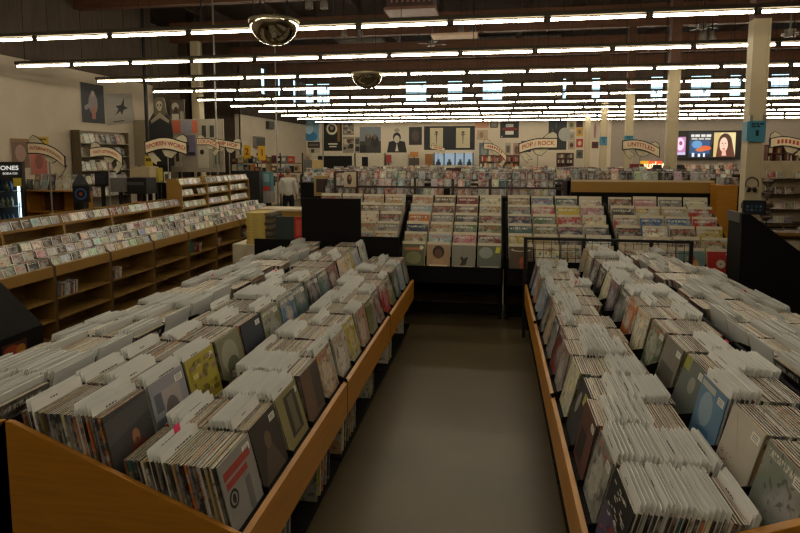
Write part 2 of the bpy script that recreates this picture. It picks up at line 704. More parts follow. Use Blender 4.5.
# ------------------------------------------------------------------ record sleeves and dividers
LPW = .315
PAL = [('black', '#1a1718'), ('dark brown', '#3a2a20'), ('brown', '#6b4630'), ('tan', '#a5875e'), ('cream', '#c9bb9a'), ('white', '#d2cdc0'), ('grey', '#7d7a76'), ('dark grey', '#3c3b3d'),
       ('navy', '#232c45'), ('blue', '#4a6d90'), ('pale blue', '#8fa3ad'), ('teal', '#2f5552'), ('olive', '#6b6a35'), ('green', '#4d6640'), ('dark red', '#6d2420'), ('red', '#a83226'), ('orange', '#b8652c'),
       ('yellow', '#b39a2e'), ('pink', '#b0777a'), ('purple', '#4d3a58')]
PALD = dict(PAL)
SPINE = ['black', 'black', 'dark brown', 'dark brown', 'brown', 'tan', 'cream', 'white', 'grey', 'dark grey', 'dark grey', 'navy', 'teal', 'dark red', 'orange', 'black', 'dark grey', 'olive', 'cream']
FRONTS = ['black', 'dark brown', 'brown', 'tan', 'cream', 'grey', 'dark grey', 'navy', 'blue', 'pale blue', 'teal', 'olive', 'green', 'dark red', 'red', 'orange', 'yellow', 'white', 'purple', 'cream', 'dark grey', 'tan', 'grey']


def slab(mb, W, H, t, front, edge, T=None, col=None):
    """a sleeve: cover on the faces that look along y, light card edge on top"""
    p = [(-W / 2, 0, 0), (W / 2, 0, 0), (W / 2, t, 0), (-W / 2, t, 0), (-W / 2, 0, H), (W / 2, 0, H), (W / 2, t, H), (-W / 2, t, H)]
    f = [(0, 1, 5, 4), (2, 3, 7, 6), (1, 2, 6, 5), (3, 0, 4, 7), (4, 5, 6, 7), (0, 3, 2, 1)]
    full = [(0, 0), (1, 0), (1, 1), (0, 1)]
    thin = [(.02, 0), (.04, 0), (.04, 1), (.02, 1)]
    mb.add(p, f, [front, front, front, front, edge, edge], T, col, [full, full, thin, thin, full, full])


def lp_proto(t, style):
    m = MB()
    slab(m, LPW, LPW, t, ART[style], EDGE)
    return m


def sleeve_mesh(t, style):
    o = lp_proto(t, style).build('record_sleeve')
    me = o.data
    bpy.data.objects.remove(o)
    return me


SL_THICK = [sleeve_mesh(.0105, i) for i in range(3)]
SL_THIN = [sleeve_mesh(.005, i) for i in range(3)]


def divider_shape(mb, h, T=None, v=0):
    W = .312
    c = .006
    poly = [(-W / 2, 0), (W / 2, 0), (W / 2, h - c), (W / 2 - c * .4, h - c * .25), (W / 2 - c * 1.3, h), (-W / 2 + c * 1.3, h), (-W / 2 + c * .4, h - c * .25), (-W / 2, h - c)]
    mb.prism(poly, 0, .0022, DIV, 'y', T)
    rr = random.Random(v)
    x = -.075 + rr.random() * .03
    for _ in range(rr.randint(3, 6)):
        wd = .008 + rr.random() * .016
        mb.add([(x, -.0004, h - .034), (x + wd, -.0004, h - .034), (x + wd, -.0004, h - .027), (x, -.0004, h - .027)], [(0, 1, 2, 3)], INK, T)
        x += wd + .005


DIVM = []
for v in range(6):
    m = MB()
    divider_shape(m, .348 + .009 * (v % 3), v=v)
    o = m.build('divider_card')
    DIVM.append(o.data)
    bpy.data.objects.remove(o)
m = MB()
m.add([(.055, -.0008, .325), (.105, -.0008, .325), (.105, -.0008, .36), (.055, -.0008, .36)], [(0, 1, 2, 3)], PINK)
m.box(.055, -.0006, .33, .105, .001, .372, PINK)
TAGM = m.build('pink_tag')
tagmesh = TAGM.data
bpy.data.objects.remove(TAGM)
m = MB()
m.add([(.068, -.0008, .25), (.138, -.0008, .25), (.138, -.0008, .285), (.068, -.0008, .285)], [(0, 1, 2, 3)], WHITE)
for z in (.257, .266, .275):
    m.add([(.076, -.0012, z), (.128, -.0012, z), (.128, -.0012, z + .0035), (.076, -.0012, z + .0035)], [(0, 1, 2, 3)], INK)
o = m.build('price_sticker')
stickmesh = o.data
bpy.data.objects.remove(o)

N_IND = {'lp': 0, 'div': 0}
STK = MB()       # sleeves beyond the three hundred largest
DVS = MB()       # dividers beyond the three hundred largest


def mesh_obj(name, me, loc, rot, color=None, parent=None):
    o = bpy.data.objects.new(name, me)
    C.objects.link(o)
    o.location = loc
    o.rotation_euler = rot
    o.parent = parent
    if color:
        o.color = color
    return o


def jit(hexcol, rnd, a=.12):
    c = lin(hexcol)
    return tuple(max(.004, min(1, x * (1 + rnd.uniform(-a, a)))) for x in c[:3]) + (1,)


def rotm(rot):
    return Euler(rot, 'XYZ').to_matrix().to_4x4()


# covers that the photo shows clearly: (side, tier, bin) -> colour, printed shapes, description
def speck(n, u0, v0, u1, v1, cols, seed, w=.05, h=.012):
    r = random.Random(seed)
    return [('r', u, v, u + w * r.uniform(.5, 1.3), v + h, r.choice(cols)) for u, v in [(r.uniform(u0, u1), r.uniform(v0, v1)) for _ in range(n)]]


SPECIAL = {
    ('left', 1, 0): ('grey', [('r', 0, 0, 1, 1, '#8e8a84'), ('r', .08, .72, .9, .84, '#a33f33'), ('r', .1, .58, .75, .68, '#a33f33'), ('e', .22, .42, .13, .13, '#151515'), ('e', .22, .42, .09, .09, '#8e8a84'), ('e', .22, .42, .05, .07, '#151515'), ('r', .6, 0, .75, .5, '#6f6c69')],
                     'grey record cover with red title and round black emblem'),
    ('left', 1, 1): ('dark brown', [('r', 0, 0, 1, 1, '#3a332c'), ('p', [(.1, 0), (.5, .7), (.9, 0)], '#57493c'), ('e', .5, .6, .12, .14, '#6f5844')], 'dark brown record cover with a faint pale figure'),
    ('left', 1, 2): ('olive', [('r', 0, 0, 1, 1, '#8a7f52'), ('r', .3, .15, .85, .9, '#3b352c'), ('r', .45, .2, .7, .85, '#6d6450')], 'olive record cover with a dark upright picture'),
    ('left', 1, 3): ('brown', [('r', 0, 0, 1, 1, '#6a5140'), ('r', .55, .1, 1, .95, '#4a4238')], 'brown record cover fronting a red-edged stack'),
    ('left', 2, 0): ('dark grey', [('r', 0, 0, 1, 1, '#3e3a38'), ('p', [(0, .55), (1, .7), (1, .95), (0, .9)], '#4c4947'), ('p', [(.35, 0), (.42, .38), (.62, .42), (.8, .3), (.85, 0)], '#5a2a20'), ('e', .57, .45, .085, .12, '#9c6a4c'), ('e', .57, .38, .06, .05, '#6b3a28')],
                     'dark record cover showing a bald bearded man in red'),
    ('left', 2, 1): ('pale blue', [('r', 0, 0, 1, 1, '#8f8f98'), ('r', .08, .5, .28, .8, '#5c6068'), ('r', .3, .05, .8, .8, '#a79a98'), ('e', .5, .35, .2, .3, '#6b6262'), ('r', 0, .0, .28, .4, '#5c636e')], 'blue-grey record cover with a pale sitting figure'),
    ('left', 2, 2): ('yellow', [('r', 0, 0, 1, 1, '#a8982c')] + speck(26, .1, .1, .85, .85, ['#7d6f22', '#c9bb68', '#8d7850', '#6b5f20'], 5, .14, .09), 'mustard yellow record cover with mottled print'),
    ('left', 2, 3): ('green', [('r', 0, 0, 1, 1, '#77755a'), ('e', .45, .55, .35, .35, '#94907a'), ('e', .5, .35, .25, .2, '#5b5a40')], 'mottled grey-green record cover, a large pale blot on it'),
    ('left', 2, 4): ('navy', [('r', 0, 0, 1, 1, '#1c2030')], 'plain dark navy record cover'),
    ('right', 1, 0): ('black', [('r', 0, 0, 1, 1, '#1d1b1c'), ('r', 0, 0, 1, .55, '#4b4258'), ('e', .6, .3, .2, .18, '#7c3a3a')] + speck(34, .08, .5, .8, .95, ['#cfc9bd', '#b8b2a6'], 3, .11, .018) + speck(14, .2, .1, .8, .4, ['#a55', '#3a4a78'.replace('a55', '')] if 0 else ['#9a4440', '#3a4a78'], 8, .1, .03),
                      'black record cover scrawled with white lettering above a purple picture'),
    ('right', 1, 2): ('dark red', [('r', 0, 0, 1, 1, '#5c3a30'), ('r', .1, .1, .6, .6, '#2a2423')], 'dark reddish brown record cover behind plastic'),
    ('right', 1, 3): ('dark grey', [('r', 0, 0, 1, 1, '#2c2b2c'), ('e', .3, .6, .12, .2, '#8b887f'), ('r', .55, .7, .7, .9, '#a8a23c')], 'dark record cover with pale oval and green patch'),
    ('right', 2, 1): ('white', [('r', 0, 0, 1, 1, '#b9b1a2'), ('p', [(.2, .9), (.5, .5), (.52, .5), (.22, .92)], '#a39a8b')] + speck(70, .02, .02, .42, .34, ['#b0603c', '#3a3330', '#8a4632', '#4d4a55'], 2, .035, .014),
                      'off-white record cover with rust and black speckled print'),
    ('right', 2, 2): ('blue', [('r', 0, 0, 1, 1, '#5f7f9c'), ('e', .4, .55, .25, .28, '#8ba0ae'), ('p', [(.2, .2), (.7, .3), (.8, .1), (.3, .05)], '#3d6488'), ('r', .05, .85, .6, .95, '#b7b6ac')], 'blue record cover with a paler swirl'),
    ('right', 2, 3): ('dark grey', [('r', 0, 0, 1, 1, '#5d625c'), ('r', 0, .75, .3, 1, '#8b8a3a'), ('e', .6, .6, .15, .15, '#8b8a80')], 'grey-green record cover with a yellow corner'),
    ('right', 2, 4): ('grey', [('r', 0, 0, 1, 1, '#706b60'), ('r', .1, .1, .9, .5, '#4b473f')], 'worn grey record cover in clear plastic'),
}
TIERN = {1: 'aisle-side', 2: 'inner'}


def sleeve(loc, rot, thick, style, colname, rnd, label, group, extra=None, sticker=False, shapes=None, scale=1):
    N_IND['lp'] += 1
    if shapes:
        mb = MB()
        slab(mb, LPW, LPW, .005, K(shapes[0][5] if shapes[0][0] == 'r' else '#444444'), EDGE)
        art(mb, LPW, LPW, shapes, x0=-LPW / 2)
        o = mb.build('record_sleeve', loc=loc, rot=rot)
    else:
        o = mesh_obj('record_sleeve', (SL_THICK if thick else SL_THIN)[style], loc, rot, jit(PALD[colname], rnd))
    tag(o, label, 'record', group)
    if sticker:
        mesh_obj('price_sticker', stickmesh, (0, 0, 0), (0, 0, 0), parent=o)['label'] = 'white price sticker'
    return o


def stack(side, spine, dirn, tier, b, y0, ind_lp, ind_div, pdiv, big_front):
    rnd = random.Random(hash((side, tier, b)) if 0 else (b * 31 + tier * 7 + (3 if side == 'right' else 0)))
    lean = R(rnd.uniform(11, 18))
    yc = y0 + .173
    off = {1: 1.075, 2: .535}[tier]
    if side == 'right' and tier == 2:
        off = .485
    end = {1: .645, 2: .14}[tier]
    zb = {1: .700, 2: .882}[tier]
    if rnd.random() < .15:
        end += .08
    rz = dirn * PI / 2
    binw = '%s stack %s, %s bins' % (nth(b), TIERN.get(tier, ''), side)
    binw = '%s %s stack, %s bins' % (nth(b), {1: 'aisle-side', 2: 'inner'}[tier], side)
    grp = '%s bins, %s %s stack' % (side, nth(b), TIERN.get(tier, ''))
    first = True
    n = nd = 0
    rst = {'lp': 0}
    run, isdiv = 0, False
    while off > end:
        if run <= 0:
            isdiv = rnd.random() < pdiv
            run = rnd.randint(3, 8) if isdiv else rnd.randint(3, 9)
        run -= 1
        ln = lean
        yj = rnd.uniform(-.006, .006)
        X = spine + dirn * off
        if first:
            key = (side, tier, b)
            sp = SPECIAL.get(key) if big_front else None
            cn = sp[0] if sp else rnd.choice(FRONTS)
            if big_front:
                lab = '%s, %s' % (sp[2] if sp else cn + ' record cover fronting the', binw)
                sleeve((X, yc + yj, zb), (-ln, 0, rz), False, rnd.randint(0, 2), cn, rnd, lab, 'front covers of the %s bins' % side, sticker=b < 9 and rnd.random() < .8, shapes=sp[1] if sp else None)
            else:
                slab(STK, LPW, LPW, .005, ART_A[rnd.randint(0, 2)], EDGE_A, Matrix.Translation((X, yc + yj, zb)) @ rotm((-ln, 0, rz)), jit(PALD[cn], rnd))
            off -= .011
            first = False
            continue
        if isdiv:
            if ind_div and N_IND['div'] < 202:
                N_IND['div'] += 1
                o = mesh_obj('divider_card', DIVM[rnd.randint(0, 5)], (X, yc + rnd.uniform(-.004, .004), zb), (-ln, 0, rz))
                tag(o, 'white divider card, %s from the aisle in %s' % (nth(nd), binw), 'divider card', grp + ' dividers')
                if nd and rnd.random() < .03:
                    mesh_obj('pink_tag', tagmesh, (0, 0, 0), (0, 0, 0), parent=o)['label'] = 'bright pink tag'
            else:
                T = Matrix.Translation((X, yc + rnd.uniform(-.004, .004), zb)) @ rotm((-ln, 0, rz))
                divider_shape(DVS, .345 + rnd.uniform(0, .024), T, rnd.randint(0, 99))
                if rnd.random() < .008:
                    DVS.box(.055, -.0012, .33, .105, .0005, .37, PINK, T)
            nd += 1
            off -= .0065
            if rnd.random() < .8 and off > end + .03:
                # one sleeve between dividers
                cn = rnd.choice(SPINE)
                slab(STK, LPW, LPW, .0105, ART_A[0], EDGE_A, Matrix.Translation((spine + dirn * off, yc, zb)) @ rotm((-lean, 0, rz)), jit(PALD[cn], rnd))
                off -= .0125
        else:
            cn = rnd.choice(SPINE)
            if ind_lp and N_IND['lp'] < LP_STACK_MAX:
                sleeve((X, yc + yj, zb), (-ln, 0, rz), True, rnd.randint(0, 2), cn, rnd, '%s sleeve, %s behind the front cover of %s' % (cn, nth(n), binw), grp)
                n += 1
            else:
                T = Matrix.Translation((X, yc + yj, zb + rnd.uniform(-.002, .003))) @ rotm((-ln, 0, rz))
                slab(STK, LPW, LPW, .0105, ART_A[rnd.randint(0, 2)], EDGE_A, T, jit(PALD[cn], rnd))
                n += 1
            off -= .0128 + rnd.uniform(0, .0015)


# ------------------------------------------------------------------ record bins
UL = 1.73


def bin_unit(label, loc, first_unit, last_unit):
    t = thing('record_bin', label, 'record bin', loc, 0, 'record bins on both sides of the aisle')
    for s in (-1, 1):
        m = MB()
        m.prism([(s * 1.105, .47), (s * 1.13, .455), (s * 1.13, .70), (s * 1.105, .715)], .006, UL - .006, WOOD, 'y')
        m.build('front_rail', t, bevel=.003)
        m = MB()
        # aisle tray, riser, inner tray
        m.prism([(s * .56, .68), (s * 1.105, .68), (s * 1.105, .695), (s * .607, .695), (s * .562, .877), (s * .02, .877), (s * .02, .865), (s * .55, .865)][::s], .011, UL - .011, BLACK, 'y')
        m.build('tray', t)
        for k in range(1, 5):
            m = MB()
            y = k * UL / 5
            m.prism([(s * .607, .697), (s * 1.10, .697), (s * 1.10, .73), (s * .58, .80)][::s], y - .004, y + .004, BLACK, 'y')
            m.prism([(s * .03, .879), (s * .558, .879), (s * .558, .95), (s * .03, 1.03)][::s], y - .004, y + .004, BLACK, 'y')
            m.build('partition', t)
        m = MB()
        m.box(*(min(s * .6, s * 1.07), .011, .08, max(s * .6, s * 1.07), UL - .011, .11), BLACK)
        m.box(*(min(s * .98, s * 1.0), .011, .0, max(s * .98, s * 1.0), UL - .011, .08), BLACK)
        m.build('lower_shelf', t)
        m = MB()
        m.box(min(s * .58, s * .6), .011, .0, max(s * .58, s * .6), UL - .011, .68, BLACK)
        m.build('inner_board', t)
    m = MB()
    m.box(-.012, .011, .2, .012, UL - .011, 1.15, BLACK)
    m.build('spine_board', t)
    for e in (0, 1):
        wood = (e == 0 and first_unit)
        up = .06 if wood and loc[0] > 0 else 0
        y0, y1 = ((-.014 if not up else -.03) if wood else .001, .010) if e == 0 else (UL - .010, UL - .001)
        for s in (-1, 1):
            m = MB()
            m.prism(([(s * .004, 0), (s * 1.13, 0)] if wood else [(s * .004, 0), (s * .99, 0), (s * .99, .44), (s * 1.13, .46)]) + [(s * 1.13, .725 + up), (s * .035, 1.15 + up), (s * .004, 1.15 + up)][::s], y0, y1, WOOD if wood else BLACK, 'y', side=WOOD if wood else BLACK)
            m.build('end_panel', t, bevel=.003)
    return t


SPL, SPR = -2.16, 1.53
YL, YR = 2.15, 2.12
for side, sp, y0 in (('left', SPL, YL), ('right', SPR, YR)):
    for u in range(3):
        bin_unit('double-sided record bin with wooden rails, %s along the %s of the aisle' % (['nearest', 'middle one', 'farthest'][u], side), (sp, y0 + u * UL, 0), u == 0, u == 2)
LP_STACK_MAX = 300 - 96 - 24 - 60 + 60
# fronts first, so that every front cover is a thing of its own
order = []
for b in range(15):
    for tier in (1, 2):
        for side, sp, dirn, y0 in (('left', SPL, 1, YL), ('right', SPR, -1, YR)):
            order.append((b, tier, side, sp, dirn, y0))
for b, tier, side, sp, dirn, y0 in order:
    near = b < 3
    pd = .33 if side == 'left' else .5
    if (side, tier) == ('right', 1):
        pd = .62 if b < 3 else .5
    if (side, tier, b) in (('left', 1, 3), ('left', 1, 0)):
        pd = .3
    LP_STACK_MAX = 168 - max(0, 60 - (b * 4 + 4))
    stack(side, sp, dirn, tier, b, y0 + b * UL / 5, near, b < 8, pd, True)
for b in range(15):
    for tier in (2, 1):
        for side, sp, dirn, y0 in (('left far', SPL, -1, YL), ('right far', SPR, 1, YR)):
            stack(side, sp, dirn, tier, b, y0 + b * UL / 5, False, False, .55 if side == 'right far' else .6, False)


# black boards and wire grids closing the far ends of the bins
t = thing('backing_board', 'tall black board standing at the far end of the left bins', 'board', (SPL, YL + 3 * UL + .012, 0))
MB().box(-.41, .0, 0, .41, .03, 1.77, BLACK).build('tall_board', t, bevel=.004)
MB().box(.41, .0, 0, .93, .03, 1.265, BLACK).build('low_board', t, bevel=.004)
MB().box(-1.1, .0, 0, -.41, .03, 1.2, BLACK).build('low_board', t, bevel=.004)
t = thing('wire_grid', 'black wire grid panel at the far end of the right bins', 'grid panel', (SPR, YR + 3 * UL + .03, 0))
m = MB()
for x in (-1.13, -.42, .38, .84):
    m.box(x - .022, -.015, 0, x + .022, .015, 1.31, BLACKM)
m.box(-1.13, -.012, 1.275, .84, .012, 1.31, BLACKM)
m.build('frame', t)
m = MB()
for k in range(20):
    x = -1.1 + k * .098
    m.box(x - .003, -.003, .2, x + .003, .003, 1.27, BLACKM)
for k in range(11):
    z = .25 + k * .1
    m.box(-1.12, -.004, z, .83, .002, z + .006, BLACKM)
m.build('mesh_wires', t)
MB().box(-1.1, -.012, .1, -.44, .012, 1.0, BLACK).build('solid_panel', t)

# sleeves standing on the low shelves under the left rail
rnd = random.Random(4)
k = 0
for y in [2.55, 2.62, 2.7, 2.78, 2.85, 3.35, 3.42, 3.47, 3.55, 3.62, 3.95, 4.0, 4.06, 4.15, 4.22, 4.3, 4.37, 4.95, 5.03, 5.1, 5.85, 5.95, 6.03, 6.9]:
    cn = rnd.choice(['cream', 'tan', 'yellow', 'brown', 'grey', 'olive', 'dark brown', 'white', 'orange'])
    m = MB()
    slab(m, LPW, LPW, .02, ART[k % 3], EDGE)
    ln = R(rnd.uniform(3, 9))
    o = m.build('record_sleeve', loc=(SPL + .90, y, .111), rot=(-ln, 0, 0), color=jit(PALD[cn], rnd))
    tag(o, '%s sleeve standing %s along the low shelf under the left rail' % (cn, nth(k)), 'record', 'sleeves on the low shelf of the left bins')
    k += 1

# ------------------------------------------------------------------ the display racks at the end of the aisle
def lp_rack(x0, x1, label):
    t = thing('record_rack', label, 'record rack', ((x0 + x1) / 2, 7.68, 0), 0, 'record racks facing the aisle')
    hw = (x1 - x0) / 2 - .004
    MB().box(-hw, 0, .60, hw, .03, .83, BLACK).build('front_lip', t, bevel=.003)
    m = MB()
    prof = [(.03, .60), (1.35, .60), (1.35, 1.45)]
    z = .80
    st = []
    for i in range(6):
        st += [(.03 + .2 * i, z + .118 * i), (.03 + .2 * (i + 1) - .0, z + .118 * i)]
    m.prism([(.03, .62)] + st + [(1.35, .80 + .118 * 5), (1.35, .62)], -hw + .02, hw - .02, BLACK, 'x')
    m.build('stepped_tray', t)
    for s in (-1, 1):
        m = MB()
        a, b = (-hw, -hw + .018) if s < 0 else (hw - .018, hw)
        m.prism([(0, .60), (1.38, .60), (1.38, 1.62), (1.2, 1.62), (.03, .98), (0, .98)], a, b, BLACK, 'x')
        m.build('side_panel', t)
        for yy in (.45, 1.3):
            m = MB()
            m.box(s * hw - (0 if s < 0 else .05), yy, 0, s * hw + (.05 if s < 0 else 0), yy + .05, .62, BLACK)
            m.build('leg', t)
    MB().box(-hw + .05, .5, .33, hw - .05, 1.3, .36, BLACK).build('lower_shelf', t)
    MB().box(-hw + .05, .62, .0, hw - .05, .66, .16, BLACK).build('kick_board', t)
    MB().box(-hw + .05, 1.3, .0, hw - .05, 1.33, .6, M('beige_panel', '#a08a64', .6)).build('back_panel', t)
    return t


RACKX = [(-4.25, -2.80), (-2.78, -1.33), (-1.30, .135), (.165, 1.60), (1.63, 3.08)]
for i, (a, b) in enumerate(RACKX):
    if i == 0:
        continue
    lp_rack(a, b, 'black stepped record rack, ' + ['behind the shelving by the stacked papers', 'behind the tall black board', 'facing the open end of the aisle', 'just beyond the right rail', 'holding the red single at its corner'][i])
rnd = random.Random(21)
RC = {(2, 0): ['olive', 'tan', 'navy', 'orange', 'pale blue', 'tan'], (2, 1): ['tan', 'pale blue', 'tan', 'grey', 'brown', 'brown'], (2, 2): ['cream', 'pink', 'green', 'dark grey', 'brown', 'dark red'], (2, 3): ['cream', 'dark red', 'olive', 'brown', 'tan', 'cream'],
      (3, 0): ['brown', 'yellow', 'teal', 'navy', 'grey', 'tan'], (3, 1): ['cream', 'tan', 'olive', 'green', 'red', 'blue'], (3, 2): ['tan', 'dark grey', 'navy', 'red', 'yellow', 'teal'], (3, 3): ['cream', 'white', 'navy', 'cream', 'pink', 'cream'],
      (4, 0): ['cream', 'cream', 'dark brown', 'red', 'dark brown', 'brown'], (4, 1): ['cream', 'cream', 'white', 'blue', 'yellow', 'pink'], (4, 2): ['teal', 'dark red', 'brown', 'blue', 'tan', 'grey'], (4, 3): ['red', 'tan', 'yellow', 'red', 'red', 'cream']}
RLAB = {0: 'at its aisle end'}
RSPEC = {(2, 1): [('r', 0, 0, 1, 1, '#a08060'), ('e', .5, .68, .26, .28, '#2a201a'), ('e', .5, .6, .17, .22, '#5d3c28'), ('p', [(.15, 0), (.3, .35), (.7, .35), (.85, 0)], '#b08a6a'), ('r', .1, .04, .9, .12, '#e0c8a8')],
         (2, 2): [('r', 0, 0, 1, 1, '#7f7a6c'), ('p', [(.35, .1), (.45, .4), (.7, .5), (.6, .15)], '#2c2824'), ('e', .42, .42, .06, .08, '#2c2824'), ('r', .1, .04, .9, .1, '#b0a890')],
         (2, 3): [('r', 0, 0, 1, 1, '#5b6052'), ('e', .35, .7, .3, .25, '#8d9088'), ('p', [(.75, .7), (.95, .7), (.98, .95), (.8, .95)], '#c8c030'), ('r', .1, .05, .9, .12, '#9b9888')],
         (2, 0): [('r', 0, 0, 1, 1, '#5c5c3e'), ('r', .1, .75, .85, .85, '#b06a3c'), ('e', .5, .4, .35, .28, '#7c7a52'), ('e', .85, .85, .09, .09, '#cfc8b0')],
         (3, 0): [('r', 0, 0, 1, 1, '#54432f'), ('e', .5, .86, .42, .07, '#cbbfa4'), ('e', .5, .88, .34, .06, '#54432f'), ('e', .6, .35, .15, .22, '#a8502c'), ('p', [(.45, 0), (.5, .3), (.8, .3), (.95, 0)], '#8c3c24')],
         (4, 2): [('r', 0, 0, 1, 1, '#6f8684'), ('e', .5, .55, .16, .3, '#b0512f'), ('e', .65, .4, .12, .25, '#c89a5a'), ('e', .4, .7, .08, .1, '#c9956c')],
         (4, 3): [('r', 0, 0, 1, 1, '#b02d22'), ('e', .5, .5, .17, .17, '#cfc3ab'), ('e', .5, .5, .03, .03, '#5d2018'), ('r', .68, .88, .94, .92, '#cfc3ab')]}
for ui, (a, b) in enumerate(RACKX):
    for cix in range(4):
        xx = a + .2 + .348 * cix
        for i in range(6):
            if ui == 0:
                continue
            cols = RC.get((ui, cix))
            cn = cols[i] if cols else rnd.choice(['cream', 'cream', 'tan', 'grey', 'pale blue', 'brown', 'dark grey'])
            yy, zz = 7.68 + .06 + .2 * i, .803 + .118 * i
            sp = RSPEC.get((ui, cix)) if i == 0 else None
            where = '%s rack from the drinks-fridge side' % nth(ui)
            lab = '%s cover, row %s up, column %s, %s' % (cn, nth(i), nth(cix), where)
            lab = '%s record in %s row and %s column of the %s display rack' % (cn, ['lowest', 'second', 'third', 'fourth', 'fifth', 'topmost'][i], nth(cix), nth(ui - 1))
            if sp:
                lab = {(2, 0): 'olive record cover with orange title, lowest row facing the aisle', (2, 1): 'record cover with a dark haired portrait, lowest row facing the aisle', (2, 2): 'grey record cover with a small dark leaping figure, facing the aisle',
                       (2, 3): 'grey-green record cover with a yellow corner mark, facing the aisle', (3, 0): 'brown record cover with white arc and red figure by the right rail', (4, 2): 'pale blue record cover with orange figures beside the red single',
                       (4, 3): 'red single sleeve with a round hole showing a cream label'}[(ui, cix)]
            lean = R(13)
            # the sleeve, then a cream card behind it standing a little taller
            o = sleeve((xx, yy, zz), (-lean, 0, 0), False, rnd.randint(0, 2), cn, rnd, lab, 'records in the display racks', sticker=False, shapes=sp)
            m = MB()
            m.box(-.16, .008, 0, .16, .03, .352 + rnd.uniform(-.006, .01), CREAM)
            tag(m.build('divider_card', loc=(xx, yy, zz), rot=(-lean, 0, 0)), 'cream card behind the %s record, %s row, %s column, %s rack' % (cn, ['lowest', 'second', 'third', 'fourth', 'fifth', 'topmost'][i], nth(cix), nth(ui - 1)), 'divider card', 'cream cards in the display racks')

# ---- far_and_left ----

# ------------------------------------------------------------------ compact disc shelving along the left
CDW, CDH = .142, .125


def case(mb, Wd, H, t, mat, edge, T=None, col=None):
    slab(mb, Wd, H, t, mat, edge, T, col)


CASE_E = M('clear_case_edge', '#d8d2c6', .25, var=.1, spec=.7)
m = MB()
CDM = []
for i in range(3):
    m = MB()
    slab(m, CDW, CDH, .0104, ART[i], CASE_E)
    m.add([(-CDW / 2, -.0008, 0), (-CDW / 2 + .012, -.0008, 0), (-CDW / 2 + .012, -.0008, CDH), (-CDW / 2, -.0008, CDH)], [(0, 1, 2, 3)], CASE_E)
    o = m.build('cd_case')
    CDM.append(o.data)
    bpy.data.objects.remove(o)
CDS = MB()
CDPAL = ['white', 'white', 'black', 'dark brown', 'white', 'white', 'cream', 'cream', 'grey', 'grey', 'dark grey', 'black', 'pale blue', 'pink', 'brown', 'dark red', 'tan', 'cream', 'white', 'navy', 'olive', 'dark brown']
NCD = 0


def cd_obj(x, y, z, lean, rz, cn, rnd, lab, grp):
    global NCD
    NCD += 1
    o = mesh_obj('cd_case', CDM[rnd.randint(0, 2)], (x, y, z), (-lean, 0, rz), jit(PALD[cn], rnd, .3))
    tag(o, lab, 'CD', grp)
    return o


CY0, CYP, CN = 4.68, .957, 8
LIPM = M('cream_lip', '#b9a684', .5, var=.05)


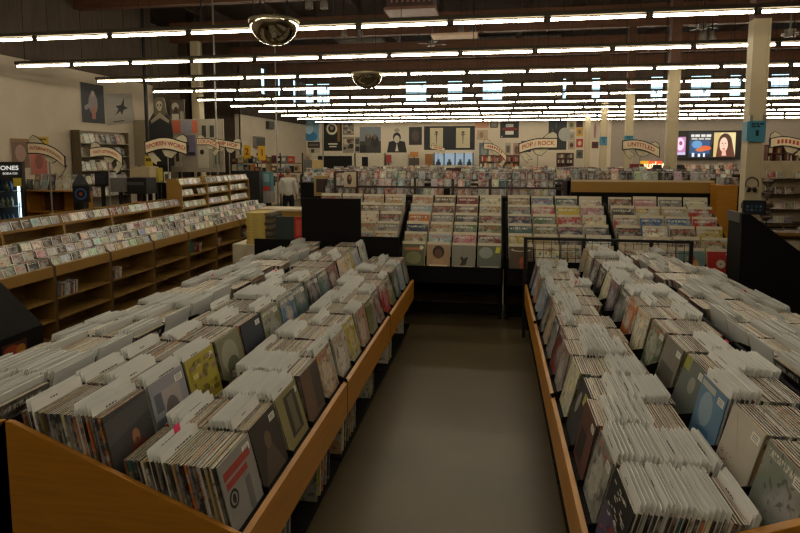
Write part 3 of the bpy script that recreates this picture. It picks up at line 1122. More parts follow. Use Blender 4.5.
def cd_unit(k):
    y0 = CY0 + CYP * k
    L_ = CYP - .004
    t = thing('cd_shelf_unit', 'tan CD shelving unit, %s from the camera along the left' % nth(k), 'shelf unit', (-4.9, y0, 0), 0, 'tan CD shelving units')
    for y in (0, L_ - .018):
        m = MB()
        m.prism([(-1.0, 0), (0, 0), (0, 1.09), (-.1, 1.15), (-.62, 1.28), (-1.0, 1.28)], y, y + .018, TAND, 'y', side=M('dark_edge', '#4a3519', .6))
        m.build('side_panel', t)
    MB().box(-.02, .018, .975, 0, L_ - .018, 1.09, TAN).build('front_board', t)
    MB().box(-.4, .018, .05, -.385, L_ - .018, .97, TAND).build('back_panel', t)
    for z in (.05, .255, .485, .715):
        MB().box(-.385, .018, z - .018, -.004, L_ - .018, z, TAND).build('shelf', t)
    MB().box(-.385, .02, .0, -.05, L_ - .02, .03, BLACK).build('plinth', t)
    for i in range(3):
        m = MB()
        x = -.02 - .19 * i
        z = 1.06 + .075 * i
        m.box(x - .185, .018, z - .015, x, L_ - .018, z, TAN)
        m.box(x - .006, .018, z - .015, x + .002, L_ - .018, z + .042, LIPM)
        m.build('disc_tray', t)
    # raised slanted display behind the trays
    two = k >= 5
    m = MB()
    m.box(-1.0, .018, 1.28, -.62, L_ - .018, 1.30, TAN)
    m.build('top_board', t)
    tiers = [1.45] if not two else [1.38, 1.60, 1.80]
    zt = tiers[-1] + .12
    for y in (0, L_ - .015):
        m = MB()
        m.prism([(-.95, 1.30), (-.64, 1.30), (-.66, tiers[-1] + .0), (-.76, zt), (-.95, zt)], y, y + .015, TAN, 'y')
        m.build('rack_side', t)
    for z in tiers:
        m = MB()
        m.prism([(-.9, z - .014), (-.66, z - .014), (-.66, z + .018), (-.668, z + .018), (-.668, z), (-.9, z)], .016, L_ - .016, TAN, 'y')
        m.build('rack_shelf', t)
    MB().box(-.95, .016, 1.30, -.935, L_ - .016, zt, TAND).build('rack_back', t)
    rnd = random.Random(100 + k)
    # discs in the three trays
    for i in range(3):
        x = -4.9 - .03 - .19 * i
        z = 1.062 + .075 * i
        for j in range(6):
            yy = y0 + .09 + .154 * j + rnd.uniform(-.005, .005)
            lean = R(rnd.uniform(14, 20))
            cn = rnd.choice(CDPAL)
            if (k < 5 or i == 0) and rnd.random() < .97:
                cd_obj(x, yy, z, lean, PI / 2, cn, rnd, '%s CD case, %s in the %s tray, %s left shelving unit' % (cn, nth(j), ['lowest', 'middle', 'highest'][i], nth(k)), 'CD cases fronting the left trays')
            else:
                slab(CDS, CDW, CDH, .0104, ART_A[j % 3], CASE_E, Matrix.Translation((x, yy, z)) @ rotm((-lean, 0, PI / 2)), jit(PALD[cn], rnd, .3))
            for q in range(1, 9):
                if rnd.random() < .85:
                    cn = rnd.choice(CDPAL)
                    slab(CDS, CDW, CDH + rnd.uniform(-.004, .006), .0104, ART_A[j % 3], CASE_E, Matrix.Translation((x - .0145 * q, yy + rnd.uniform(-.003, .003), z)) @ rotm((-lean, 0, PI / 2)), jit(PALD[cn], rnd, .3))
    for ti, z in enumerate(tiers):
        for j in range(6):
            if rnd.random() < .9:
                cn = rnd.choice(CDPAL + ['white'] * 6)
                cd_obj(-4.9 - .674, y0 + .09 + .153 * j, z + .001, R(20), PI / 2, cn, rnd, '%s CD case, %s on the %s upper rack, %s left shelving unit' % (cn, nth(j), ['lowest', 'middle', 'top'][ti] if two else 'only', nth(k)), 'CD cases on the left upper racks')


for k in range(CN):
    cd_unit(k)
rnd = random.Random(8)
for k, zz, y0, n in ((1, .715, .09, 13), (2, .715, .08, 7), (4, .715, .35, 4), (5, .715, .1, 4), (0, .485, .5, 6), (6, .715, .3, 5)):
    for j in range(n):
        cn = rnd.choice(['cream', 'white', 'orange', 'grey', 'black', 'brown', 'pale blue', 'dark red'])
        h = CDH + rnd.uniform(0, .03)
        m = MB()
        slab(m, .142, h, .012, ART[j % 3], CASE_E)
        o = m.build('cd_case', loc=(-4.9 - .09, CY0 + CYP * k + y0 + .021 * j, zz + .001), rot=(R(-6), 0, 0), color=jit(PALD[cn], rnd))
        NCD += 1
        tag(o, '%s case, %s in the loose run, %s shelf, %s left unit' % (cn, nth(j), 'top' if zz > .6 else 'second', nth(k)), 'CD', 'loose cases below the left trays')
m = MB()
slab(m, .15, .2, .05, K('#2f5a3c'), CASE_E)
tag(m.build('box_set', loc=(-4.99, CY0 + CYP * 4 + .22, .716), rot=(0, 0, PI / 2)), 'small green box set on the top shelf of the fifth left unit', 'box set')
tag(CDS.build('cd_case'), 'the many further CD cases packed behind the front ones in the left trays', 'CDs', kind='stuff')

# stacked free papers on a white plinth at the end of the CD shelving
PB, PT, PX = at(262, 243, 8.1).z, at(262, 212, 8.1).z, at(262, 230, 8.1).x
a, b = at(238, 250, 8.1).x, at(276, 250, 8.1).x
tag(MB().box(a - PX, -.18, 0, b - PX, .3, PB - .001, M('white_plinth', '#b8ac92', .6)).build('plinth', loc=(PX, 8.1, 0)), 'off-white plinth under the stacked yellow papers', 'plinth')
yel = M('yellowed_newsprint', '#b99f55', .75, var=.15, scale=20)
n = 10
hh = (PT - PB) / n
for i in range(n):
    m = MB().box(-.19, -.15, 0, .10, .28, hh * .95, yel)
    m.box(.10, -.14, 0, .20, .28, hh * .95, K(['#3a342a', '#6a5c40'][i % 2]))
    tag(m.build('paper_bundle', loc=(PX + .008 * (i % 3), 8.1, PB + hh * i), rot=(0, 0, R((i % 2) * 1.5))), 'yellow paper bundle, %s from the bottom of the pile' % nth(i), 'paper bundle', 'pile of yellow paper bundles')
a, b = at(276, 240, 7.42), at(304, 217, 7.42)
W, H = b.x - a.x, b.z - a.z
m = MB()
slab(m, W, H, .012, K('#2d3a36'), EDGE)
art(m, W, H, [('r', 0, 0, 1, 1, '#26322f'), ('r', .65, 0, 1, 1, '#a3261f'), ('r', .72, .2, .9, .85, '#c24a38')], x0=-W / 2)
tag(m.build('display_card', loc=((a.x + b.x) / 2, 7.42, a.z), rot=(R(-2), 0, 0)), 'dark green and red display card beside the tall black board', 'card')
tag(MB().box(a.x, 7.36, 0, b.x, 7.44, a.z - .001, BLACK).build('black_pedestal'), 'low black pedestal holding the green and red card', 'pedestal')
# low cream counter seen between the yellow papers and the shopper
a, b = at(258, 222, 11.2), at(332, 210, 11.2)
t = thing('low_counter', 'low cream-topped counter between the yellow papers and the shopper', 'counter', (a.x, 11.2, 0))
MB().box(0, 0, 0, b.x - a.x, .6, b.z - .04, TAN).build('counter_body', t)
MB().box(-.02, -.03, b.z - .04, b.x - a.x + .02, .62, b.z, LIPM).build('counter_top', t)

# ------------------------------------------------------------------ black gable units beside the bins
t = thing('wall_unit', 'black sloping gable-ended unit beyond the right bins', 'display unit', (0, 0, 0))
gx = [(2.70, 0), (2.70, 1.70), (2.78, 1.70), (4.05, .72), (4.05, 0)]
m = MB()
m.prism(gx, 6.78, 6.81, BLACK, 'y')
m.build('end_panel', t)
m = MB()
m.prism([(2.68, 1.60), (2.72, 1.60), (2.72, 1.71), (2.68, 1.71)], 6.8, 7.15, M('worn_black_edge', '#3a3530', .5), 'y')
m.build('top_rail', t)
MB().box(2.70, 6.81, 0, 2.74, 7.15, 1.6, BLACK).build('back_board', t)
m = MB()
m.prism([(2.74, 0), (4.05, 0), (4.05, .68), (2.74, 1.52)], 6.81, 7.15, BLACK, 'y')
m.build('body', t)
t = thing('display_stand', 'black slope-fronted stand between the CD shelving and the left bins', 'display unit', (0, 0, 0))
m = MB()
m.prism([(-3.80, 0), (-3.80, .90), (-3.83, .93), (-4.45, 1.50), (-4.45, 0)], 2.7, 4.2, BLACK, 'y')
m.build('body', t)
m = MB()
art(m, .3, .16, [('r', .1, .1, .9, .9, '#3a1512'), ('e', .4, .5, .25, .3, '#8c3a1e'), ('e', .7, .45, .16, .25, '#a06a24')], T=Matrix.Translation((-3.796, 3.75, .70)) @ Matrix.Rotation(PI / 2, 4, 'Z'))
m.build('printed_sheet', t)

# ------------------------------------------------------------------ rows of disc and film cases farther back
DVW, DVH, DVT = .136, .19, .015
DVM = []
for i in range(3):
    m = MB()
    slab(m, DVW, DVH, DVT, ART[i], M('case_rim', '#8f887a', .3, var=.1))
    o = m.build('film_case')
    DVM.append(o.data)
    bpy.data.objects.remove(o)
DVST = MB()
NDV = 0
DPAL = ['white', 'white', 'cream', 'cream', 'grey', 'grey', 'black', 'black', 'dark brown', 'dark brown', 'red', 'orange', 'pale blue', 'brown', 'brown', 'navy', 'dark red', 'tan', 'tan', 'dark grey', 'dark grey', 'teal', 'cream']


def gondola(label, nick, x0, x1, Y, tiers, woodback=False, ind=True, step=.17, rail=None, pitch=.142, seed=1):
    """tiers: shelf heights from front to back"""
    global NDV
    rnd = random.Random(seed)
    t = thing('film_rack', label, 'rack', ((x0 + x1) / 2, Y, 0), 0, 'racks of cases in the rear half of the shop')
    hw = (x1 - x0) / 2
    d = step * len(tiers) + .1
    MB().box(-hw, .03, 0, hw, d, tiers[0] - .02, BLACK).build('cabinet', t)
    for i, z in enumerate(tiers):
        m = MB()
        m.box(-hw, .02 + step * i, z - .02, hw, .02 + step * (i + 1) + .03, z, TAN if woodback else BLACK)
        m.box(-hw, .012 + step * i, z - .02, hw, .02 + step * i, z + .02, LIPM if woodback else M('dark_lip', '#2c2018', .5))
        m.build('shelf', t)
    if woodback:
        MB().box(-hw, 0, tiers[0] - .22, hw, .03, tiers[0] - .02, TAN).build('front_board', t)
    for sx in (-1, 1):
        m = MB()
        m.box(sx * hw - (.02 if sx > 0 else 0), .0, 0, sx * hw + (.02 if sx < 0 else 0), d, tiers[-1] + .02, M('red_brown_post', '#3a2016', .5))
        m.build('end_panel', t)
    n = int((x1 - x0 - .1) / pitch)
    for i, z in enumerate(tiers):
        for j in range(n):
            if rnd.random() < .06:
                continue
            xx = x0 + .05 + pitch * (j + .5) + rnd.uniform(-.003, .003)
            yy = Y + .035 + step * i
            lean = R(rnd.uniform(9, 14))
            cn = rnd.choice(DPAL)
            if ind and NDV < 300:
                NDV += 1
                o = mesh_obj('film_case', DVM[rnd.randint(0, 2)], (xx, yy, z + .002), (-lean, 0, 0), tuple(v * .7 for v in jit(PALD[cn], rnd, .3)[:3]) + (1,))
                tag(o, '%s case, %s along the %s shelf of the %s' % (cn, nth(j), ['front', 'second', 'third', 'fourth'][i], nick), 'film case', 'cases on the ' + nick)
            else:
                slab(DVST, DVW, DVH, DVT, ART_A[rnd.randint(0, 2)], WHITE, Matrix.Translation((xx, yy, z + .002)) @ rotm((-lean, 0, 0)), jit(PALD[cn], rnd, .3))
            if rnd.random() < .75:
                cn = rnd.choice(DPAL)
                slab(DVST, DVW, DVH + rnd.uniform(-.03, .045), DVT, ART_A[rnd.randint(0, 2)], WHITE, Matrix.Translation((xx + rnd.uniform(-.01, .01), yy + .03, z + .002)) @ rotm((-lean, 0, 0)), jit(PALD[cn], rnd, .3))
    return t


xa = lambda px, Y: at(px, 180, Y).x
gondola('dark film rack with posts and a front rail, beyond the aisle racks', 'dark rack behind the aisle racks', xa(322, 11.8), xa(566, 11.8), 11.8, [1.50, 1.66, 1.82], seed=3)
gondola('tan-backed film rack beyond the right record racks', 'tan-backed rack', xa(570, 11.4), xa(716, 11.4), 11.4, [1.86, 1.90], woodback=True, seed=4, step=.2)
gondola('long film rack in front of the third light pillar', 'long rack near the third pillar', xa(300, 17.2), xa(585, 17.2), 17.2, [1.50, 1.62, 1.74], seed=5, ind=True)
gondola('low film rack right of the second pillar', 'rack right of the second pillar', xa(598, 16.2), xa(742, 16.2), 16.2, [1.54, 1.66], seed=6, ind=False)
gondola('far film rack reaching towards the back wall', 'farthest rack', xa(330, 23), xa(660, 23), 23, [1.45, 1.58, 1.70], seed=7, ind=False)
gondola('film rack half hidden behind the first pillar', 'rack behind the first pillar', xa(668, 20), xa(800, 20), 20, [1.72, 1.86], seed=9, ind=False)
gondola('small rack beside the shopper in the white shirt', 'small rack by the shopper', xa(228, 16.4), xa(262, 16.4), 16.4, [1.10, 1.30], seed=10, ind=False)
# front rail with posts on the nearest dark rack
t = thing('rail_frame', 'dark rail frame with posts in front of the dark film rack', 'rail frame', (0, 11.55, 0))
m = MB()
rb = M('red_brown_rail', '#2d1a12', .45)
z0 = at(450, 187.5, 11.55).z
m.box(xa(335, 11.55), -.015, z0 - .02, xa(566, 11.55), .015, z0 + .02, rb)
m.build('rail', t)
for px, ytop in ((335, 172), (357, 171), (415, 178), (453, 179), (490, 179), (566, 181)):
    x = xa(px, 11.55)
    MB().box(x - .025, -.02, 0, x + .025, .02, at(px, ytop, 11.55).z, rb).build('post', t)
m = MB()
z1 = at(345, 172, 11.55).z
m.box(xa(335, 11.55), -.015, z1 - .02, xa(357, 11.55), .015, z1 + .02, rb)
m.build('rail', t)

# shelves of cases along the right side behind the first pillar
t = thing('case_shelving', 'wooden case shelving right of the headphones pillar', 'shelf unit', (0, 0, 0))
Ys = 10.6
x0, x1 = xa(766, Ys), xa(766, Ys) + 3.2
for z in (1.95, 1.69, 1.43, 1.19):
    MB().box(x0, Ys, z - .02, x1, Ys + .28, z, M('dark_shelf', '#2a1d14', .5)).build('shelf', t)
MB().box(x0, Ys + .28, 1.1, x1, Ys + .32, 2.25, M('cream_back', '#b5a485', .6)).build('back_panel', t)
MB().box(x0, Ys - .05, .98, x1, Ys + .3, 1.03, TAN).build('counter_top', t)
for i in range(5):
    x = x0 + .1 + i * .72
    MB().box(x, Ys, 0, x + .04, Ys + .3, .98, TAN).build('upright', t)
for z in (.12, .45, .72):
    MB().box(x0 + .1, Ys + .02, z - .02, x1, Ys + .28, z, TAND).build('lower_shelf', t)
MB().box(x0 + .1, Ys + .28, 0, x1, Ys + .3, .98, TAND).build('lower_back', t)
rnd = random.Random(77)
for i, z in enumerate((1.95, 1.69, 1.43, 1.19)):
    for j in range(20):
        if rnd.random() < .08:
            continue
        cn = rnd.choice(DPAL + ['cream', 'white', 'pink', 'tan'])
        o = mesh_obj('cd_case', CDM[rnd.randint(0, 2)], (x0 + .1 + .153 * j, Ys + .05, z + .001), (R(-12), 0, 0), jit(PALD[cn], rnd, .3))
        tag(o, '%s CD case, %s along the %s shelf right of the headphones pillar' % (cn, nth(j), ['top', 'second', 'third', 'fourth'][i]), 'CD', 'cases on the shelves behind the headphones pillar')
for j, (z, cn) in enumerate(((.72, 'cream'), (.45, 'grey'))):
    m = MB()
    m.box(-.16, -.1, 0, .16, .1, .17, CREAM)
    tag(m.build('carton', loc=(x0 + .45, Ys + .14, z + .001)), 'small cream carton on the %s of the right wooden shelving' % ['highest lower shelf', 'middle lower shelf'][j], 'carton')

# wooden crate-like cabinet with books beside the first pillar
Yc = 11.0
a = at(718, 186, Yc)
b = at(737, 205, Yc)
t = thing('end_cabinet', 'orange-brown end cabinet beside the headphones pillar', 'cabinet', (a.x, Yc, 0))
MB().box(0, 0, 0, b.x - a.x, .35, a.z, WOOD).build('body', t, bevel=.004)
MB().box(-.01, -.01, a.z, b.x - a.x + .01, .36, a.z + .02, WOODE).build('cabinet_top', t)
for j in range(3):
    m = MB()
    slab(m, .1, .13, .1, ART[j], EDGE, None)
    tag(m.build('boxed_disc_set', loc=(a.x + .07 + .115 * j, Yc + .05, a.z + .021), color=lin(['#9aa0a0', '#3b4046', '#7d5a44'][j])), '%s boxed disc set on the orange-brown end cabinet' % ['pale grey', 'dark grey', 'brown'][j], 'box set')

# ------------------------------------------------------------------ posters and shelves at the back wall
SHK = ('poster', 'framed_print', 'banner')


def poster(px0, py0, px1, py1, label, shapes, Y=30.995, name='poster', cat='poster', thick=.02, rz=0):
    a, b = at(px0, py1, Y), at(px1, py0, Y)
    W, H = b.x - a.x, b.z - a.z
    m = MB().box(-W / 2, 0, 0, W / 2, thick, H, WHITE)
    art(m, W, H, shapes, x0=-W / 2, y=-.004, step=.003)
    return tag(m.build(name, loc=((a.x + b.x) / 2, Y - thick, a.z), rot=(0, 0, rz)), label, cat)


bg = lambda c: ('r', 0, 0, 1, 1, c)
poster(303, 119, 319, 141, 'blue tie-dyed shirt pinned on the back wall', [bg('#7fa8c4'), ('e', .5, .2, .4, .22, '#3f7fb0'), ('e', .4, .6, .25, .3, '#a9c6d6'), ('p', [(0, .7), (.3, 1), (0, 1)], '#6b8ea3')], name='shirt', cat='shirt')
poster(324, 120, 342, 151, 'black banner with a white ring emblem', [bg('#15130f'), ('e', .45, .72, .3, .2, '#d8cfba'), ('e', .45, .72, .2, .13, '#15130f'), ('e', .45, .74, .1, .07, '#8f8268'), ('r', .75, .3, .9, .95, '#7c5a24'), ('r', .25, .2, .75, .25, '#cfc6b0'), ('r', .3, .12, .7, .16, '#cfc6b0')])
poster(343, 121, 354, 135, 'small collage poster right of the ring banner', [bg('#7c7468')] + speck(16, 0, .05, .8, .9, ['#3a3430', '#b3a48c', '#5b4a42'], 4, .3, .14))
poster(343, 137, 354, 153, 'lower small collage poster right of the ring banner', [bg('#8d8474')] + speck(16, 0, .05, .8, .9, ['#2f2a28', '#c0b196', '#6c5242'], 6, .3, .14))
poster(308, 142, 320, 148, 'wide dark sticker under the blue shirt', [bg('#2b2724'), ('r', .1, .3, .9, .7, '#6d655a')])
poster(309, 148, 320, 154, 'pale sticker under the blue shirt', [bg('#b5aa98'), ('r', .2, .2, .5, .8, '#4b443c')])
poster(360, 127, 381, 153, 'large poster of two dark figures against grey sky', [bg('#767f86'), ('r', 0, 0, 1, .45, '#3b3936'), ('e', .4, .5, .16, .26, '#4a3f33'), ('e', .72, .45, .18, .25, '#2d2a28'), ('e', .4, .68, .08, .1, '#8d7458'), ('e', .72, .62, .08, .1, '#6a5646'), ('r', 0, .0, .3, .3, '#222120')])
poster(355, 137, 360, 153, 'narrow stack of small prints beside the two-figure poster', [bg('#8d8578'), ('r', .1, .1, .9, .4, '#2b2826'), ('r', .1, .55, .9, .9, '#4b4540')])
poster(387, 127, 407, 154, 'white poster with a black drawn face', [bg('#c9beaa'), ('p', [(.0, .05), (.1, .45), (.4, .5), (.6, .5), (.9, .45), (1, .05)], '#1e1c1b'), ('e', .5, .62, .2, .18, '#1e1c1b'), ('e', .5, .55, .14, .14, '#c9beaa'), ('p', [(.42, .1), (.5, .42), (.58, .1)], '#c9beaa'), ('e', .5, .88, .14, .07, '#9d9078')])
poster(409, 127, 422, 145, 'dark brown framed picture left of the black banner pair', [bg('#2a2420'), ('e', .5, .5, .3, .3, '#4a3c33')])
o = poster(424, 126, 475, 150, 'wide black board bearing two cream prints', [bg('#15161b')], name='display_board', cat='board')
poster(430, 128, 443, 148, 'cream print with a fine dark figure, on the black board near the aisle end', [bg('#c7b896'), ('p', [(.48, .2), (.45, .75), (.55, .75), (.52, .2)], '#5b4a38'), ('e', .5, .78, .12, .06, '#5b4a38'), ('p', [(.25, .7), (.5, .62), (.75, .7), (.5, .67)], '#5b4a38')], Y=30.97)
poster(456, 128, 470, 148, 'cream print with a fine dark figure, on the black board away from the aisle end', [bg('#c3b592'), ('p', [(.48, .2), (.45, .75), (.55, .75), (.52, .2)], '#5b4a38'), ('e', .5, .78, .12, .06, '#5b4a38'), ('p', [(.2, .72), (.5, .6), (.8, .72), (.5, .66)], '#5b4a38')], Y=30.97)
poster(477, 130, 488, 140, 'faded beige print near the corner banner', [bg('#b39a7c'), ('e', .4, .5, .2, .3, '#8d7058')])
poster(475, 119, 489, 128, 'salmon coloured print under the lights', [bg('#c08a6a'), ('r', 0, .6, 1, 1, '#a8664a')])
poster(490, 120, 498, 128, 'small grey framed print high on the back wall', [bg('#3c3936'), ('r', .15, .15, .85, .85, '#7b756b')])
poster(500, 121.5, 519, 138, 'black framed poster with white block letters and a red bar', [bg('#221e1c'), ('r', .3, .6, .7, .85, '#a9a398'), ('r', .1, .5, .9, .58, '#8c2a22'), ('r', .25, .42, .75, .66, '#6a1f1a'), ('r', .28, .2, .72, .42, '#cfc8ba'), ('r', .06, .05, .12, .12, '#d8d0c0')])
poster(479, 143, 489, 159, 'blue-grey print low beside the curved banner', [bg('#5f6a70'), ('e', .5, .5, .3, .3, '#8f9388')])
poster(505, 143, 511, 157, 'narrow white print behind the curved banner', [bg('#a89c88'), ('r', .2, .3, .8, .8, '#5c544c')])
poster(513, 143, 520, 157, 'narrow pink print behind the curved banner', [bg('#a58676'), ('e', .5, .5, .3, .3, '#6b4a42')])
poster(521, 141, 531, 152, 'small blue print behind the rock banner', [bg('#4a5f7c'), ('r', 0, 0, 1, .4, '#2d3a50')])
poster(533, 140, 551, 147, 'dark print behind the rock banner', [bg('#4c4a44')])
poster(548, 119, 567, 150, 'tall black poster with a pale moon', [bg('#282a2e'), ('e', .9, .5, .35, .22, '#a8a79e'), ('r', .4, .7, .43, 1, '#5b5c5c'), ('r', .2, .4, .22, .7, '#5b5c5c')])
for i, (x, y, c1, c2) in enumerate(((568, 121, '#b3a587', '#5d6a4a'), (568, 132, '#b0a084', '#8a8270'), (568, 141, '#a89a80', '#5b3030'), (576, 119, '#5b2a24', '#2a2020'), (576, 128, '#c9a03c', '#8c6a5a'), (576, 139, '#a83226', '#d0b090'), (576, 150, '#5a5a50', '#3a3a38'))):
    poster(x, y, x + 7, y + 8.5, ['cream sleeve topmost of its wall column beside the moon poster', 'cream sleeve in the middle of its wall column beside the moon poster', 'cream sleeve with a dark red shape, lowest of its wall column beside the moon poster', 'dark red sleeve topmost in the wall column by the fifth pillar',
                                  'yellow sleeve in the wall column by the fifth pillar', 'red sleeve in the wall column by the fifth pillar', 'grey sleeve lowest in the wall column by the fifth pillar'][i],
           [bg(c1), ('e', .5, .5, .28, .28, c2)], name='record_sleeve', cat='record')
poster(590, 119, 600, 140, 'pale print with a pink figure between the rear pillars', [bg('#bdb09a'), ('p', [(.4, .1), (.35, .6), (.5, .85), (.65, .6), (.6, .1)], '#9c6a66')], Y=30.97)
poster(590, 140, 600, 152, 'framed dark print with a red picture between the rear pillars', [bg('#c9bda4'), ('r', .15, .3, .85, .85, '#5a1f1c'), ('e', .5, .6, .2, .15, '#2a1a18')], Y=30.97)
# video wall
t = thing('video_wall', 'dark video wall with lit pictures on the back wall', 'screen', (0, 0, 0))
Yv = 30.7
a, b = at(675, 159.5, Yv), at(742, 130.5, Yv)
MB().box(a.x, Yv, a.z, b.x, Yv + .12, b.z, M('screen_surround', '#241f1d', .5)).build('surround', t)


def screen(px0, py0, px1, py1, shapes, parent, Y):
    a, b = at(px0, py1, Y), at(px1, py0, Y)
    W, H = b.x - a.x, b.z - a.z
    m = MB()
    ss = []
    for sh in shapes:
        c = sh[-1]
        ss.append(sh[:-1] + (glow('lit_' + c.strip('#'), c, 1.0),))
    art(m, W, H, ss, x0=0, y=-.004, step=.004)
    return m.build('screen', parent, loc=(a.x, Y - .002, a.z))


screen(671, 137, 686, 155, [('r', 0, 0, 1, 1, '#b87aa8'), ('e', .6, .6, .3, .35, '#ffc8e0'), ('e', .65, .65, .12, .12, '#8c4a68'), ('r', 0, 0, 1, .14, '#c0b8d8')], t, Yv)
screen(688, 132, 713, 157, [('r', 0, 0, 1, 1, '#181c26'), ('r', .05, .12, .9, .66, '#2a4a70'), ('e', .35, .5, .22, .16, '#5f8fb8'), ('e', .7, .35, .25, .1, '#d05a28'), ('e', .5, .28, .2, .07, '#c86a3a'), ('r', .15, .0, .25, .16, '#d8e0ff'), ('r', .4, .0, .5, .13, '#d8e0ff'), ('r', .62, .0, .7, .15, '#d8e0ff'),
                           ('r', .08, .8, .22, .9, '#d8d4cc'), ('r', .25, .8, .45, .9, '#d8d4cc'), ('r', .5, .8, .68, .9, '#d8d4cc'), ('r', .72, .8, .92, .9, '#d8d4cc'), ('r', .1, .69, .35, .76, '#b8b4ac'), ('r', .4, .69, .62, .76, '#b8b4ac'), ('r', .66, .69, .9, .76, '#b8b4ac')], t, Yv)
screen(713, 132.5, 736, 157, [('r', 0, 0, 1, 1, '#d8c890'), ('r', 0, 0, .3, 1, '#c8b070'), ('e', .52, .55, .33, .42, '#4a2a1e'), ('p', [(.12, 0), (.2, .6), (.85, .6), (1, 0)], '#5a2e20'), ('e', .46, .5, .19, .3, '#f0c0a8'), ('p', [(.38, .05), (.4, .3), (.55, .3), (.6, .05)], '#e0a890'),
                             ('e', .39, .56, .035, .022, '#3a201a'), ('e', .53, .56, .035, .022, '#3a201a'), ('p', [(.45, .55), (.42, .42), (.49, .42)], '#dca088'), ('e', .46, .33, .07, .028, '#c04a48'), ('p', [(.3, .75), (.5, .85), (.68, .72), (.7, .3), (.78, .6), (.6, .92), (.3, .88)], '#3a1e16')], t, Yv)
# counters and cabinets along the foot of the back wall
white_c = M('white_shelving', '#c4b9a4', .6)
for i, (x0, x1, y0, y1, lab, dark) in enumerate(((310, 354, 153, 172, 'dark doorway-like cabinet under the ring banner', [(318, 352, 156, 170)]), (356, 384, 153, 174, 'white cabinet with one dark opening under the two-figure poster', [(362, 368, 157, 169)]), (387, 408, 154, 174, 'white cabinet left of the yellow crate shelf', []))):
    Y = 30.2
    a, b = at(x0, y1 + 20, Y), at(x1, y0, Y)
    t = thing('cabinet', lab, 'cabinet', (a.x, Y, 0))
    MB().box(0, 0, 0, b.x - a.x, .6, b.z, white_c).build('body', t)
    for d in dark:
        c, e = at(d[0], d[3], Y), at(d[1], d[2], Y)
        MB().box(c.x - a.x, -.02, c.z, e.x - a.x, .0, e.z, OPENING_SHADE).build('opening', t)  # near-black slab on the solid front, painting the shade inside an opening
t = thing('book_shelf', 'red-brown shelf of books below the black poster with red bar', 'shelf', (0, 0, 0))
rb2 = M('red_brown_shelf', '#5b2f1e', .5, var=.15)
Y = 29.6
a, b = at(479, 168, Y), at(520, 155, Y)
for z in (a.z, (a.z + b.z) / 2):
    MB().box(a.x, Y, z - .03, b.x, Y + .35, z, rb2).build('shelf_board', t)
MB().box(a.x, Y + .35, 0, b.x, Y + .4, b.z, rb2).build('back_panel', t)
MB().box(a.x, Y + .02, 0, b.x, Y + .35, a.z - .03, TAND).build('lower_cabinet', t)
rnd = random.Random(5)
for i, z in enumerate((a.z, (a.z + b.z) / 2)):
    x = a.x + .05
    j = 0
    while x < b.x - .12:
        wd = rnd.uniform(.05, .12)
        cn = rnd.choice(['cream', 'tan', 'red', 'grey', 'black', 'white', 'brown'])
        tag(MB().box(0, 0, 0, wd, .2, rnd.uniform(.18, .27), K(PALD[cn])).build('book', loc=(x, Y + .06, z + .001)), '%s book, %s along the %s board of the red-brown shelf' % (cn, nth(j), ['lower', 'upper'][i]), 'book', 'books on the red-brown shelf')
        x += wd + .012
        j += 1
for q, (x0, x1, y0, y1, lab) in enumerate(((557, 574, 153, 163, 'small red-brown bookcase below the tall moon poster'), (767, 787, 145, 161, 'bookcase right of the blue pillar sign'), (789, 803, 147, 161, 'bookcase at the far right under the pale banner'))):
    Y = 28.8 if q == 0 else 21.5
    a, b = at(x0, y1, Y), at(x1, y0, Y)
    t = thing('bookcase', lab, 'bookcase', (a.x, Y, 0))
    W = b.x - a.x
    H = b.z
    lev = [a.z, a.z + (b.z - a.z) / 2]
    MB().box(0, .3, 0, W, .34, H, rb2).build('back_panel', t)
    for x in (0, W / 2 - .02, W - .04):
        MB().box(x, 0, 0, x + .04, .3, H, rb2).build('upright', t)
    for z in lev + [H]:
        MB().box(0, 0, z - .04, W, .3, z, rb2).build('shelf_board', t)
    for i, z in enumerate(lev):
        j = 0
        x = .05
        while x < W - .1:
            if abs(x + .03 - W / 2) > .07:
                cn = rnd.choice(['cream', 'tan', 'cream', 'grey', 'brown', 'white'])
                tag(MB().box(0, 0, 0, .055, .2, (H - a.z) / 2 * rnd.uniform(.55, .8), K(PALD[cn])).build('book', loc=(a.x + x, Y + .06, z + .001)), '%s book, %s on the %s board of the %s' % (cn, nth(j), ['lower', 'upper'][i], ['small bookcase by the moon poster', 'bookcase by the blue sign', 'outermost right bookcase'][q]), 'book', 'books in the small bookcases')
            x += .075
            j += 1
# crates by the white cabinets
for x0, x1, y0, y1, c, lab, Y in ((409, 419, 158, 165, '#4a4038', 'dark brown crate stacked by the white cabinets', 29.5), (410, 418, 152, 157, '#b0752c', 'small orange carton on top of the dark crate', 29.5), (425, 433, 154, 165, '#8a5a2c', 'tan panel box left of the bright window', 29.4),
                                   (446, 461, 168, 176, '#3b1c18', 'dark maroon bin sign standing among the far racks', 14.8), (630, 644, 164, 170, '#7c2420', 'red box standing on the rack near the third pillar', 15.6), (386, 391, 155, 163, '#8c2f2a', 'narrow red poster box on the white cabinet', 29.8)):
    a, b = at(x0, y1, Y), at(x1, y0, Y)
    t = thing('display_box', lab, 'box', (a.x, Y, 0))
    MB().box(0, 0, a.z, b.x - a.x, .12, b.z, K(c)).build('box_body', t, bevel=.004)
    MB().box((b.x - a.x) / 2 - .03, .03, 0, (b.x - a.x) / 2 + .03, .09, a.z, BLACKM).build('stand', t)
t = thing('lit_counter', 'bright glazed counter window under the black board', 'counter', (0, 0, 0))
Y = 30.3
a, b = at(434, 165, Y), at(473, 153.5, Y)
m = MB().box(a.x - .05, Y, 0, b.x + .05, Y + .5, a.z - .02, white_c)
m.build('counter_body', t)
